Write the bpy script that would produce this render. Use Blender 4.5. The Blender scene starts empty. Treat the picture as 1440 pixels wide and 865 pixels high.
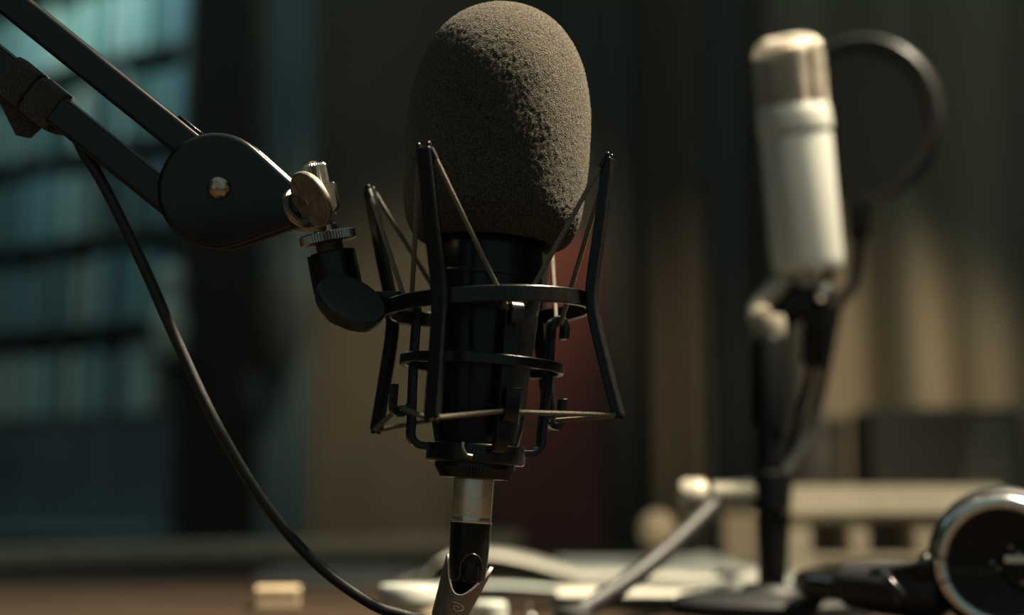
import bpy, math, random
import numpy as np
from mathutils import Matrix, Vector, noise

random.seed(7); np.random.seed(7)
S = bpy.context.scene
COL = S.collection
R = math.radians

# ------------------------------------------------------------------ camera
FPX = 2000.0                    # focal length in pixels of the 1440 x 865 frame (50 mm on 36 mm)
DESK_Z = 0.750
CAM_Z = 0.825
PITCH = math.atan((700 - 432.5) / FPX)
cam_d = bpy.data.cameras.new('camera'); cam = bpy.data.objects.new('camera', cam_d); COL.objects.link(cam)
cam_d.lens = 50.0; cam_d.sensor_width = 36.0; cam_d.clip_start = 0.02; cam_d.clip_end = 60
cam.location = (0, 0, CAM_Z); cam.rotation_euler = (R(90) + PITCH, 0, 0)
cam_d.dof.use_dof = True; cam_d.dof.focus_distance = 0.610; cam_d.dof.aperture_fstop = 3.2
cam_d.dof.aperture_blades = 0
S.camera = cam
CP, SP = math.cos(PITCH), math.sin(PITCH)
CR = Vector((1, 0, 0)); CU = Vector((0, -SP, CP)); CF = Vector((0, CP, SP)); C0 = Vector((0, 0, CAM_Z))

# ------------------------------------------------------------------ world, lights, exposure
w = bpy.data.worlds.new('world'); S.world = w; w.use_nodes = True
w.node_tree.nodes['Background'].inputs[0].default_value = (0.62, 0.90, 0.90, 1)
w.node_tree.nodes['Background'].inputs[1].default_value = 0.20
S.view_settings.view_transform = 'Standard'; S.view_settings.look = 'None'
S.view_settings.exposure = 0.0; S.view_settings.gamma = 1.0; S.view_settings.use_curve_mapping = False

def light(name, kind, loc, target, energy, color, size=0.2, **kw):
    d = bpy.data.lights.new(name, kind); o = bpy.data.objects.new(name, d); COL.objects.link(o)
    d.energy = energy; d.color = color
    if kind == 'AREA': d.shape = 'DISK'; d.size = size
    else: d.shadow_soft_size = size
    for k, val in kw.items(): setattr(d, k, val)
    o.location = loc
    o.rotation_euler = (Vector(target) - Vector(loc)).to_track_quat('-Z', 'Y').to_euler()
    return o
KEY = (0.84, 0.83, 2.44)
light('key_lamp', 'SPOT', KEY, (-0.10, 0.66, 0.90), 790.0, (1.0, 0.85, 0.62), 0.13, spot_size=R(44), spot_blend=1.0)
light('desk_fill_spot', 'SPOT', (0.72, 0.30, 2.05), (0.30, 1.32, 0.80), 72.0, (1.0, 0.87, 0.66), 0.06, spot_size=R(34), spot_blend=1.0)  # added fill spot that brightens the organiser, papers and white microphone
SHELF_LAMP = (-1.10, 2.89, 2.14)
light('shelf_lamp', 'AREA', SHELF_LAMP, (-0.95, 3.12, 1.30), 2.9, (0.48, 0.88, 0.92), 0.35)
light('curtain_spot', 'SPOT', (1.75, 2.75, 1.20), (0.92, 3.9, 1.12), 38.0, (1.0, 0.83, 0.60), 0.10, spot_size=R(46), spot_blend=1.0)
light('wall_spot', 'SPOT', (0.12, 2.5, 2.5), (-0.22, 4.1, 1.06), 58.0, (1.0, 0.82, 0.58), 0.10, spot_size=R(38), spot_blend=1.0)

# ------------------------------------------------------------------ coordinates
def P(px, py, d):
    """world point seen at pixel (px,py) at depth d (m) along the lens axis"""
    return C0 + CF * d + CR * ((px - 720) / FPX * d) + CU * ((432.5 - py) / FPX * d)
def onz(px, py, z):
    """world point at pixel (px,py) on the horizontal plane at height z"""
    v = P(px, py, 1.0) - C0
    return C0 + v * ((z - CAM_Z) / v.z)
def aty(px, py, y):
    v = P(px, py, 1.0) - C0
    return C0 + v * (y / v.y)
def frame(o, z, x=None):
    """matrix with origin o, local Z along z, local X close to x"""
    z = Vector(z).normalized()
    x = Vector(x) if x is not None else Vector((1, 0, 0))
    if abs(x.normalized().dot(z)) > 0.99: x = Vector((0, 1, 0))
    y = z.cross(x).normalized(); x = y.cross(z)
    M = Matrix((x, y, z)).transposed().to_4x4(); M.translation = Vector(o)
    return M
T = Matrix.Translation

# ------------------------------------------------------------------ materials
MATS = {}
def mat(name, color, rough=0.5, metal=0.0, var=0.12, scale=40.0, bump=0.0, bscale=None, spec=0.5, sheen=0.0,
        stretch=(1, 1, 1), rvar=0.1, color2=None, alpha=1.0, coat=0.0, trans=0.0):
    m = bpy.data.materials.new(name); m.use_nodes = True
    nt = m.node_tree; N, L = nt.nodes, nt.links
    b = N['Principled BSDF']
    tc = N.new('ShaderNodeTexCoord'); mp = N.new('ShaderNodeMapping'); mp.inputs['Scale'].default_value = stretch
    L.new(tc.outputs['Object'], mp.inputs[0])
    nz = N.new('ShaderNodeTexNoise'); nz.inputs['Scale'].default_value = scale; nz.inputs['Detail'].default_value = 5
    L.new(mp.outputs[0], nz.inputs['Vector'])
    rp = N.new('ShaderNodeValToRGB')
    c = Vector(color); c2 = Vector(color2) if color2 else c * (1 - var)
    rp.color_ramp.elements[0].color = (*c2, 1); rp.color_ramp.elements[1].color = (*(c if color2 else c * (1 + var)), 1)
    rp.color_ramp.elements[0].position = 0.35; rp.color_ramp.elements[1].position = 0.65
    L.new(nz.outputs[0], rp.inputs[0]); L.new(rp.outputs[0], b.inputs['Base Color'])
    mr = N.new('ShaderNodeMapRange'); mr.inputs[3].default_value = max(0.02, rough - rvar); mr.inputs[4].default_value = min(1, rough + rvar)
    L.new(nz.outputs[0], mr.inputs[0]); L.new(mr.outputs[0], b.inputs['Roughness'])
    b.inputs['Metallic'].default_value = metal; b.inputs['Specular IOR Level'].default_value = spec
    b.inputs['Sheen Weight'].default_value = sheen; b.inputs['Alpha'].default_value = alpha
    b.inputs['Coat Weight'].default_value = coat; b.inputs['Transmission Weight'].default_value = trans
    if bump:
        n2 = N.new('ShaderNodeTexNoise'); n2.inputs['Scale'].default_value = bscale or scale * 4; n2.inputs['Detail'].default_value = 4
        L.new(mp.outputs[0], n2.inputs['Vector'])
        bp = N.new('ShaderNodeBump'); bp.inputs['Strength'].default_value = bump; bp.inputs['Distance'].default_value = 0.002
        L.new(n2.outputs[0], bp.inputs['Height']); L.new(bp.outputs[0], b.inputs['Normal'])
    MATS[name] = m
    return m
mat('black_paint', (0.008, 0.008, 0.008), 0.26, 0.0, 0.2, 300, 0.03, 1500, spec=0.36, rvar=0.06)
mat('black_satin', (0.006, 0.006, 0.006), 0.24, 0.0, 0.2, 250, 0.02, 1800, spec=0.30, rvar=0.04)
mat('black_gloss', (0.009, 0.009, 0.009), 0.23, 0.0, 0.2, 120, 0.0, spec=0.42, rvar=0.05)
mat('black_rubber', (0.012, 0.012, 0.012), 0.55, 0.0, 0.2, 200, 0.08, 1500, spec=0.4)
mat('matte_black', (0.008, 0.008, 0.008), 0.8, 0.0, 0.2, 200, spec=0.12)
mat('inner_brass', (0.30, 0.26, 0.19), 0.6, 0.3, 0.1, 200)
mat('red_fabric', (0.26, 0.088, 0.072), 0.95, 0.0, 0.1, 60, 0.1, 500, spec=0.05)
mat('knob_plastic', (0.026, 0.028, 0.027), 0.42, 0.0, 0.2, 300, 0.05, 1500, spec=0.4)
mat('grey_cable', (0.018, 0.018, 0.017), 0.50, 0.0, 0.2, 300, 0.06, 1200, spec=0.4)
mat('nickel', (0.38, 0.34, 0.28), 0.32, 1.0, 0.10, 500, 0.03, 2500)
mat('worn_nickel', (0.33, 0.30, 0.24), 0.52, 1.0, 0.25, 260, 0.05, 900)
mat('rivet_metal', (0.46, 0.38, 0.28), 0.24, 1.0, 0.3, 300, 0.05, 900)
mat('chrome', (0.72, 0.70, 0.64), 0.22, 1.0, 0.06, 100)
mat('gunmetal', (0.10, 0.10, 0.095), 0.38, 1.0, 0.15, 400, 0.05, 2000)
mat('elastic', (0.20, 0.175, 0.13), 0.85, 0.0, 0.35, 1600, 0.6, 2600, spec=0.15)
mat('velcro', (0.062, 0.052, 0.036), 0.95, 0.0, 0.4, 900, 0.9, 1500, spec=0.05, sheen=0.3)
mat('white_enamel', (0.45, 0.46, 0.42), 0.42, 0.0, 0.02, 30)
mat('silver_wire', (0.52, 0.48, 0.41), 0.28, 1.0, 0.05, 200, rvar=0.04)
mat('shell_metal', (0.75, 0.69, 0.57), 0.38, 1.0, 0.06, 300)
mat('boot_metal', (0.24, 0.22, 0.185), 0.46, 0.7, 0.15, 500, 0.08, 2500)
mat('pale_metal', (0.42, 0.39, 0.31), 0.5, 0.2, 0.1, 100)
mat('dark_cover', (0.035, 0.042, 0.045), 0.7, 0.0, 0.1, 60, spec=0.2)
mat('pop_fabric', (0.028, 0.029, 0.028), 0.95, 0.0, 0.3, 600, 0.3, 1500, spec=0.1)
mat('dark_hoop', (0.020, 0.020, 0.018), 0.40, 0.0, 0.1, 100)
mat('desk_wood', (0.042, 0.030, 0.021), 0.7, 0.0, 0.3, 6, 0.05, 40, stretch=(1, 9, 9), color2=(0.026, 0.018, 0.012), spec=0.04)
mat('ledge_wood', (0.80, 0.62, 0.42), 0.5, 0.0, 0.3, 8, 0.05, 60, stretch=(1, 12, 12), color2=(0.60, 0.45, 0.30))
mat('paper', (0.78, 0.75, 0.64), 0.85, 0.0, 0.04, 20, spec=0.2)
mat('paper_cool', (0.66, 0.70, 0.66), 0.8, 0.0, 0.05, 20, spec=0.2)
mat('beige_plastic', (0.52, 0.44, 0.31), 0.6, 0.0, 0.06, 30, 0.05, 400, spec=0.3)
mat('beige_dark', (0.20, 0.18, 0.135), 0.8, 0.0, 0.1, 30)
mat('white_plastic', (0.42, 0.44, 0.40), 0.45, 0.0, 0.03, 40)
mat('kraft', (0.46, 0.36, 0.23), 0.8, 0.0, 0.08, 40, 0.1, 300)
mat('grille_brown', (0.32, 0.275, 0.20), 0.75, 0.0, 0.15, 80, 0.1, 500)
mat('dark_case', (0.10, 0.078, 0.054), 0.55, 0.0, 0.15, 60)
mat('wall_paint', (0.20, 0.165, 0.11), 0.9, 0.0, 0.15, 3, 0.1, 90)
mat('floor_wood', (0.045, 0.035, 0.026), 0.5, 0.0, 0.2, 5, 0.05, 40, stretch=(1, 8, 1))
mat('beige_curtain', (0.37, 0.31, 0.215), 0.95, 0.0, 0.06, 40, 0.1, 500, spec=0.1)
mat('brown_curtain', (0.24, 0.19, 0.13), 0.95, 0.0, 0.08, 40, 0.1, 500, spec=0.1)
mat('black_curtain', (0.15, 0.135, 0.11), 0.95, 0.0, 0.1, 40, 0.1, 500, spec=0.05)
mat('red_curtain', (0.20, 0.055, 0.045), 0.95, 0.0, 0.1, 40, 0.1, 500, spec=0.05)
mat('dark_wood', (0.075, 0.062, 0.048), 0.55, 0.0, 0.25, 12, 0.05, 80, stretch=(8, 8, 1))
mat('shelf_wood', (0.055, 0.05, 0.042), 0.6, 0.0, 0.25, 12, 0.05, 80, stretch=(1, 8, 8))
mat('cabinet_paint', (0.12, 0.14, 0.14), 0.6, 0.0, 0.1, 12, 0.03, 200)
mat('pillar_paint', (0.26, 0.36, 0.36), 0.8, 0.0, 0.06, 6, 0.05, 150)
mat('grey_cloth', (0.20, 0.20, 0.17), 0.95, 0.0, 0.15, 30, 0.2, 500, spec=0.05)
mat('pale_ceramic', (0.62, 0.66, 0.55), 0.4, 0.0, 0.05, 20)
mat('walnut_ball', (0.52, 0.40, 0.25), 0.5, 0.0, 0.12, 60, stretch=(1, 1, 6))
mat('page_block', (0.60, 0.58, 0.50), 0.9, 0.0, 0.08, 300, stretch=(30, 1, 1))
BOOKC = {'pale teal': (0.42, 0.50, 0.47), 'slate blue': (0.20, 0.28, 0.31), 'dark green': (0.10, 0.17, 0.15),
         'cream': (0.62, 0.60, 0.47), 'dull brown': (0.24, 0.19, 0.13), 'charcoal': (0.06, 0.065, 0.065), 'sea green': (0.26, 0.38, 0.34)}
for k, c in BOOKC.items(): mat('book_' + k.replace(' ', '_'), c, 0.6, 0.0, 0.08, 60, 0.05, 500, spec=0.3)

def foam_mat():
    m = bpy.data.materials.new('foam'); m.use_nodes = True; nt = m.node_tree; N, L = nt.nodes, nt.links
    b = N['Principled BSDF']; tc = N.new('ShaderNodeTexCoord')
    v = N.new('ShaderNodeTexVoronoi'); v.inputs['Scale'].default_value = 1700
    n = N.new('ShaderNodeTexNoise'); n.inputs['Scale'].default_value = 1300; n.inputs['Detail'].default_value = 6
    L.new(tc.outputs['Object'], v.inputs['Vector']); L.new(tc.outputs['Object'], n.inputs['Vector'])
    rp = N.new('ShaderNodeValToRGB'); rp.color_ramp.elements[0].position = 0.34; rp.color_ramp.elements[1].position = 0.7
    rp.color_ramp.elements[0].color = (0.016, 0.014, 0.011, 1); rp.color_ramp.elements[1].color = (0.130, 0.110, 0.078, 1)
    L.new(n.outputs[0], rp.inputs[0]); L.new(rp.outputs[0], b.inputs['Base Color'])
    b.inputs['Roughness'].default_value = 0.95; b.inputs['Specular IOR Level'].default_value = 0.08
    b.inputs['Sheen Weight'].default_value = 0.10
    mx = N.new('ShaderNodeMath'); mx.operation = 'ADD'
    L.new(v.outputs['Distance'], mx.inputs[0]); L.new(n.outputs[0], mx.inputs[1])
    bp = N.new('ShaderNodeBump'); bp.inputs['Strength'].default_value = 0.9; bp.inputs['Distance'].default_value = 0.0007
    L.new(mx.outputs[0], bp.inputs['Height']); L.new(bp.outputs[0], b.inputs['Normal'])
    MATS['foam'] = m
foam_mat()

# ------------------------------------------------------------------ mesh builder
class MB:
    def __init__(self): self.v = []; self.f = []; self.m = []
    def add(self, vs, fs, M=None, mi=0):
        n = len(self.v)
        self.v += [(M @ Vector(p)) if M is not None else Vector(p) for p in vs]
        self.f += [tuple(i + n for i in f) for f in fs]; self.m += [mi] * len(fs)
        return self
    def lathe(self, prof, seg=48, M=None, mi=0, sx=1.0, sy=1.0, knurl=0.0, closed=False):
        vs, fs = [], []; n = len(prof)
        for r, z in prof:
            for k in range(seg):
                a = 2 * math.pi * k / seg
                rr = r - (knurl if (k % 2 and r > 1e-6) else 0)
                vs.append((rr * math.cos(a) * sx, rr * math.sin(a) * sy, z))
        rng = range(n if closed else n - 1)
        for i in rng:
            j2 = (i + 1) % n
            for k in range(seg):
                k2 = (k + 1) % seg
                fs.append((i * seg + k, i * seg + k2, j2 * seg + k2, j2 * seg + k))
        if not closed:
            if prof[0][0] > 1e-6: fs.append(tuple(range(seg - 1, -1, -1)))
            if prof[-1][0] > 1e-6: fs.append(tuple((n - 1) * seg + k for k in range(seg)))
        return self.add(vs, fs, M, mi)
    def tube(self, pts, r, seg=10, M=None, closed=False, mi=0, flat=1.0):
        pts = [Vector(p) for p in pts]; n = len(pts)
        rs = r if isinstance(r, (list, tuple)) else [r] * n
        tans = []
        for i in range(n):
            a = pts[(i - 1) % n] if (closed or i > 0) else pts[i]
            b = pts[(i + 1) % n] if (closed or i < n - 1) else pts[i]
            tans.append((b - a).normalized())
        up = Vector((0, 0, 1)) if abs(tans[0].z) < 0.9 else Vector((1, 0, 0))
        x = tans[0].cross(up).normalized(); vs, fs = [], []
        for i in range(n):
            x = (x - tans[i] * x.dot(tans[i])).normalized(); y = tans[i].cross(x)
            for k in range(seg):
                a = 2 * math.pi * k / seg
                vs.append(pts[i] + (x * math.cos(a) + y * math.sin(a) * flat) * rs[i])
        for i in range(n if closed else n - 1):
            j = (i + 1) % n
            for k in range(seg):
                k2 = (k + 1) % seg
                fs.append((i * seg + k, i * seg + k2, j * seg + k2, j * seg + k))
        if not closed:
            fs.append(tuple(range(seg - 1, -1, -1))); fs.append(tuple((n - 1) * seg + k for k in range(seg)))
        return self.add(vs, fs, M, mi)
    def box(self, sx, sy, sz, M=None, mi=0):
        """box centred on x, y; from z=0 to sz"""
        x, y = sx / 2, sy / 2
        vs = [(-x, -y, 0), (x, -y, 0), (x, y, 0), (-x, y, 0), (-x, -y, sz), (x, -y, sz), (x, y, sz), (-x, y, sz)]
        return self.add(vs, [(3, 2, 1, 0), (4, 5, 6, 7), (0, 1, 5, 4), (1, 2, 6, 5), (2, 3, 7, 6), (3, 0, 4, 7)], M, mi)
    def strip(self, pts, t, wd, M=None, mi=0):
        """bar of rectangular section swept along pts (x,z) in the XZ plane: thickness t in the plane, width wd along Y"""
        n = len(pts); vs, fs = [], []
        P2 = [Vector((p[0], p[1])) for p in pts]
        for i in range(n):
            d = (P2[min(i + 1, n - 1)] - P2[max(i - 1, 0)]).normalized(); nn = Vector((-d.y, d.x)) * (t / 2)
            for s, q in ((1, -1), (1, 1), (-1, 1), (-1, -1)):
                p = P2[i] + nn * s; vs.append((p.x, q * wd / 2, p.y))
        for i in range(n - 1):
            for k in range(4):
                k2 = (k + 1) % 4
                fs.append((i * 4 + k, i * 4 + k2, i * 4 + 4 + k2, i * 4 + 4 + k))
        fs.append((3, 2, 1, 0)); fs.append(tuple((n - 1) * 4 + k for k in range(4)))
        return self.add(vs, fs, M, mi)
    def prism(self, outline, h, M=None, mi=0, inset=0.0, ih=0.0):
        """outline (x,y) extruded from z=0 to h, its rims rounded inwards by inset over ih"""
        o = [Vector(p) for p in outline]; n = len(o); c = sum(o, Vector((0, 0))) / n
        rows = [(0.0, 0), (0, h)] if inset == 0 else None
        if rows is None:
            rows = []
            for k in range(5):
                a = math.pi / 2 * k / 4
                rows.append((inset * (1 - math.sin(a)), ih * (1 - math.cos(a))))
            rows = rows + [(r_, h - z_) for r_, z_ in reversed(rows)]
        vs, fs = [], []
        for ins, z in rows:
            for i in range(n):
                d = (o[(i + 1) % n] - o[i - 1]).normalized(); nn = Vector((d.y, -d.x))
                p = o[i] - nn * ins; vs.append((p.x, p.y, z))
        for i in range(len(rows) - 1):
            for k in range(n):
                k2 = (k + 1) % n
                fs.append((i * n + k, i * n + k2, i * n + n + k2, i * n + n + k))
        fs.append(tuple(range(n - 1, -1, -1))); fs.append(tuple((len(rows) - 1) * n + k for k in range(n)))
        return self.add(vs, fs, M, mi)
    def grid(self, fn, nu, nv, M=None, mi=0, th=0.0):
        """surface fn(u,v) -> point; th > 0 gives it a back face th below along -Z of the grid normal"""
        vs = [Vector(fn(i / nu, j / nv)) for i in range(nu + 1) for j in range(nv + 1)]
        def idx(i, j): return i * (nv + 1) + j
        fs = [(idx(i, j), idx(i + 1, j), idx(i + 1, j + 1), idx(i, j + 1)) for i in range(nu) for j in range(nv)]
        if th:
            n = len(vs); nr = []
            for i in range(nu + 1):
                for j in range(nv + 1):
                    a = vs[idx(min(i + 1, nu), j)] - vs[idx(max(i - 1, 0), j)]; b = vs[idx(i, min(j + 1, nv))] - vs[idx(i, max(j - 1, 0))]
                    nr.append(a.cross(b).normalized())
            vs += [vs[k] - nr[k] * th for k in range(n)]
            fs += [tuple(q + n for q in reversed(f)) for f in fs]
            rim = [idx(i, 0) for i in range(nu + 1)] + [idx(nu, j) for j in range(1, nv + 1)] + [idx(i, nv) for i in range(nu - 1, -1, -1)] + [idx(0, j) for j in range(nv - 1, 0, -1)]
            for a, b in zip(rim, rim[1:] + rim[:1]): fs.append((b, a, a + n, b + n))
        return self.add(vs, fs, M, mi)
    def build(self, name, material, parent=None, bevel=0.0, sharp=38, mats=None):
        me = bpy.data.meshes.new(name)
        if parent is not None:
            off = Vector(parent['_o'])
        else:
            a = np.array([tuple(p) for p in self.v]); lo, hi = a.min(0), a.max(0)
            off = Vector(((lo[0] + hi[0]) / 2, (lo[1] + hi[1]) / 2, lo[2]))
        me.from_pydata([tuple(p - off) for p in self.v], [], self.f)
        for mm in (mats or [material]): me.materials.append(MATS[mm])
        me.polygons.foreach_set('material_index', self.m)
        me.polygons.foreach_set('use_smooth', [True] * len(self.f))
        me.update()
        me.set_sharp_from_angle(angle=R(sharp))
        o = bpy.data.objects.new(name, me); COL.objects.link(o)
        if parent is None: o.location = off; o['_o'] = tuple(off)
        else: o.parent = parent; o['_o'] = tuple(off)
        if bevel:
            b = o.modifiers.new('bevel', 'BEVEL'); b.width = bevel; b.segments = 2; b.limit_method = 'ANGLE'; b.angle_limit = R(40)
        return o
def tag(o, label, cat, group=None):
    o['label'] = label; o['category'] = cat
    if group: o['group'] = group
    return o
def thing(name, loc, label, cat, group=None):
    o = bpy.data.objects.new(name, None); COL.objects.link(o); o.location = loc; o['_o'] = tuple(loc); o.empty_display_size = 0.02
    return tag(o, label, cat, group)
def struct(o): o['kind'] = 'structure'; return o
def spline(pts, n=12):
    pts = [Vector(p) for p in pts]; out = []
    for i in range(len(pts) - 1):
        p0 = pts[max(i - 1, 0)]; p1, p2 = pts[i], pts[i + 1]; p3 = pts[min(i + 2, len(pts) - 1)]
        for k in range(n):
            t = k / n
            out.append(0.5 * ((2 * p1) + (p2 - p0) * t + (2 * p0 - 5 * p1 + 4 * p2 - p3) * t * t + (3 * p1 - p0 - 3 * p2 + p3) * t ** 3))
    out.append(pts[-1]); return out
mm = 0.001

# ================================================================== THE ROOM
BACK = 4.15
struct(MB().box(7.0, 7.2, 0.10, T((0, 2.4, -0.10))).build('floor', 'floor_wood'))
struct(MB().box(4.84, 0.12, 3.2, T((0, BACK + 0.06, 0))).build('wall_back', 'wall_paint'))
struct(MB().box(0.12, 5.6, 3.2, T((-2.36, 1.41, 0))).build('wall_left', 'wall_paint'))
struct(MB().box(0.12, 5.6, 3.2, T((2.36, 1.41, 0))).build('wall_right', 'wall_paint'))
bb = MB().box(4.6, 0.02, 0.12, T((0, BACK - 0.01, 0)))
struct(bb.build('baseboard_back', 'dark_wood', bevel=0.004))

def curtain(name, material, px0, px1, y, z0, z1, folds, amp, label, thick=0.006):
    x0 = aty(px0, 500, y).x; x1 = aty(px1, 500, y).x
    ph = random.random() * 6
    def fn(u, v):
        x = x0 + (x1 - x0) * u; z = z0 + (z1 - z0) * v
        a = amp * (0.6 + 0.4 * (1 - v))
        yy = y + a * math.sin(u * folds * 2 * math.pi + ph + 0.5 * math.sin(v * 3 + u * 9)) + a * 0.4 * math.sin(u * folds * 4.7 + 2 * v + ph)
        return (x + 0.25 * a * math.cos(u * folds * 2 * math.pi + ph), yy, z)
    t = thing(name, ((x0 + x1) / 2, y, z0), label, 'curtain')
    MB().grid(fn, max(40, int(folds * 16)), 30, th=thick).build('fabric', material, t, sharp=80)
    rod = MB().tube([(x0 - 0.05, y, z1), (x1 + 0.05, y, z1)], 0.012, 12)
    for xx in (x0 - 0.05, x1 + 0.05): rod.lathe([(0, -0.02), (0.018, -0.012), (0.02, 0), (0.018, 0.012), (0, 0.02)], 12, frame((xx, y, z1), (1, 0, 0)))
    rod.build('curtain_rod', 'dark_wood', t)
    return t
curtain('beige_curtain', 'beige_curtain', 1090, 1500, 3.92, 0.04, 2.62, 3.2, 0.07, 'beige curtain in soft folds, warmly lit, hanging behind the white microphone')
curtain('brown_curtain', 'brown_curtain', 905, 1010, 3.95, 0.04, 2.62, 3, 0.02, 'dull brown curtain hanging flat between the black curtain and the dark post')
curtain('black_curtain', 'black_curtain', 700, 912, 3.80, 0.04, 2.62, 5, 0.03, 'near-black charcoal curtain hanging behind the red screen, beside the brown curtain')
def red_screen():
    y = 3.5; x0 = aty(690, 500, y).x; x1 = aty(852, 500, y).x; zt = aty(770, 330, y).z; cx = (x0 + x1) / 2; W = x1 - x0
    t = thing('folding_screen', (cx, y, 0), 'dark red fabric screen panel standing behind the black microphone', 'screen')
    def fn(u, v): return (x0 + 0.008 + (W - 0.016) * u, y - 0.014 - 0.012 * math.sin(math.pi * u) * math.sin(math.pi * v), 0.08 + (zt - 0.09) * v)
    MB().grid(fn, 16, 24, th=0.006).build('fabric_panel', 'red_fabric', t, sharp=80)
    for x in (x0 + 0.009, x1 - 0.009): MB().box(0.018, 0.03, zt, T((x, y, 0))).build('frame_post', 'dark_wood', t, bevel=0.002)
    for z in (0.06, zt - 0.02): MB().box(W - 0.038, 0.026, 0.02, T((cx, y, z))).build('frame_rail', 'dark_wood', t, bevel=0.002)
    for x in (x0 + 0.009, x1 - 0.009): MB().box(0.03, 0.28, 0.025, T((x, y, 0))).build('foot', 'dark_wood', t, bevel=0.003)
red_screen()

def post():
    a = aty(998, 500, 3.6); b = aty(1052, 500, 3.6)
    cx, wd = (a.x + b.x) / 2, b.x - a.x
    t = thing('wooden_post', (cx, 3.6, 0), 'dark square wooden post standing left of the white microphone', 'post')
    MB().box(wd, 0.10, 2.7, T((cx, 3.6, 0))).build('shaft', 'dark_wood', t, bevel=0.006)
    MB().box(wd + 0.04, 0.14, 0.14, T((cx, 3.6, 0))).build('plinth', 'dark_wood', t, bevel=0.01)
    MB().box(0.05, 0.03, 0.09, T((cx - wd / 2 - 0.022, 3.56, 1.62))).build('junction_box', 'dark_wood', t, bevel=0.006)
post()
def pillar():
    a = aty(378, 200, 3.72); b = aty(440, 200, 3.72); cx, wd = (a.x + b.x) / 2, b.x - a.x
    t = thing('door_frame', (cx, 3.72, 0), 'pale blue-grey painted door jamb beside the bookshelf', 'door frame')
    MB().box(wd, 0.12, 2.7, T((cx, 3.72, 0))).build('jamb', 'pillar_paint', t, bevel=0.006)
    MB().box(0.02, 0.02, 2.7, T((cx + wd / 2 - 0.018, 3.652, 0))).build('stop_moulding', 'pillar_paint', t, bevel=0.004)
pillar()

# ------------------------------------------------------------------ bookshelf and books
SH_O = Vector((aty(252, 500, 3.0).x, 3.0, 0)); SH_D = Vector((-0.84, 0.545, 0)).normalized(); SH_N = Vector((0.545, 0.84, 0)).normalized()   # along the front to the left / into the case
SHM = Matrix(((SH_D.x, SH_N.x, 0, SH_O.x), (SH_D.y, SH_N.y, 0, SH_O.y), (0, 0, 1, 0), (0, 0, 0, 1)))
SH_W, SH_DP = 1.15, 0.20
LEV = [1.009 + 0.2045 * k for k in range(6)]
def bookshelf():
    t = thing('bookshelf', SHM @ Vector((SH_W / 2, SH_DP / 2, 0)), 'tall dark wooden bookshelf full of upright books, with a closed cabinet below', 'bookshelf')
    for x in (0.009, SH_W - 0.009):
        MB().box(0.018, SH_DP, 2.25, SHM @ T((x, SH_DP / 2, 0))).build('side_panel', 'shelf_wood', t, bevel=0.002)
    MB().box(SH_W - 0.036, 0.008, 2.25, SHM @ T((SH_W / 2, SH_DP - 0.004, 0))).build('back_panel', 'shelf_wood', t)
    for z in LEV + [2.232]:
        MB().box(SH_W - 0.037, SH_DP - 0.009, 0.018, SHM @ T((SH_W / 2, SH_DP / 2 - 0.004, z - 0.018))).build('shelf_board', 'shelf_wood', t, bevel=0.002)
    MB().box(SH_W + 0.03, 0.10, 0.022, SHM @ T((SH_W / 2, -0.06, 0.742))).build('worktop', 'pillar_paint', t, bevel=0.003)
    for k in range(2):
        wd = SH_W / 2 - 0.004; cx = (k + 0.5) * SH_W / 2
        d = MB().box(wd, 0.018, 0.215, SHM @ T((cx, -0.011, 0.772))).build('door', 'cabinet_paint', t, bevel=0.002)
        MB().lathe([(0.004, 0), (0.004, 0.012), (0.010, 0.016), (0.011, 0.022), (0.006, 0.027), (0, 0.028)], 14, frame(SHM @ Vector((cx + (0.22 if k == 0 else -0.22), -0.02, 0.90)), -SH_N)).build('knob', 'gunmetal', d)
        d = MB().box(wd, 0.018, 0.66, SHM @ T((cx, -0.011, 0.07))).build('door', 'cabinet_paint', t, bevel=0.002)
        MB().lathe([(0.004, 0), (0.004, 0.012), (0.010, 0.016), (0.011, 0.022), (0.006, 0.027), (0, 0.028)], 14, frame(SHM @ Vector((cx + (0.22 if k == 0 else -0.22), -0.02, 0.66)), -SH_N)).build('knob', 'gunmetal', d)
bookshelf()
ROWN = ['shelf just above the closed cabinet', 'second shelf above the closed cabinet', 'third shelf above the closed cabinet', 'fourth shelf above the closed cabinet', 'top shelf of the dark bookcase']
def books():
    names = list(BOOKC); rnd = random.Random(3)
    for r in range(5):
        x = 0.024 + (0.075, 0.045, 0.02, 0, 0)[r]
        while x < 0.86:
            tk = rnd.uniform(0.013, 0.032); h = rnd.uniform(0.132, 0.164); dp = rnd.uniform(0.11, 0.14)
            c = rnd.choices(names, [5, 3, 1, 4, 1, 0.6, 3] if r in (0, 4) else ([0.6, 4, 4, 0.3, 2, 6, 1] if r == 3 else [1.2, 5, 4, 0.6, 2, 4, 2]))[0]
            lean = 0.0
            M = SHM @ T((x + tk / 2, 0.012 + rnd.uniform(0, 0.012), LEV[r] + 0.0004))
            b = MB(); cv = 0.0022
            b.box(tk, 0.003, h, M)                                            # spine
            for s in (-1, 1): b.box(cv, dp, h, M @ T((s * (tk / 2 - cv / 2), dp / 2 + 0.0015, 0)))
            b.box(tk - 2 * cv, dp - 0.006, h - 0.006, M @ T((0, dp / 2 - 0.001, 0.003)), mi=1)
            o = b.build('book', None, mats=['book_' + c.replace(' ', '_'), 'page_block'], bevel=0.0)
            sz = ('thin ' if tk < 0.019 else 'thick ' if tk > 0.026 else '') + ('short ' if h < 0.142 else 'tall ' if h > 0.155 else '')
            tag(o, '%supright book with %s spine on the %s' % (sz, c, ROWN[r]), 'book', '%s%s books on the %s' % (sz, c, ROWN[r]))
            x += tk + 0.0012
            if rnd.random() < 0.05: x += 0.012
books()
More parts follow.
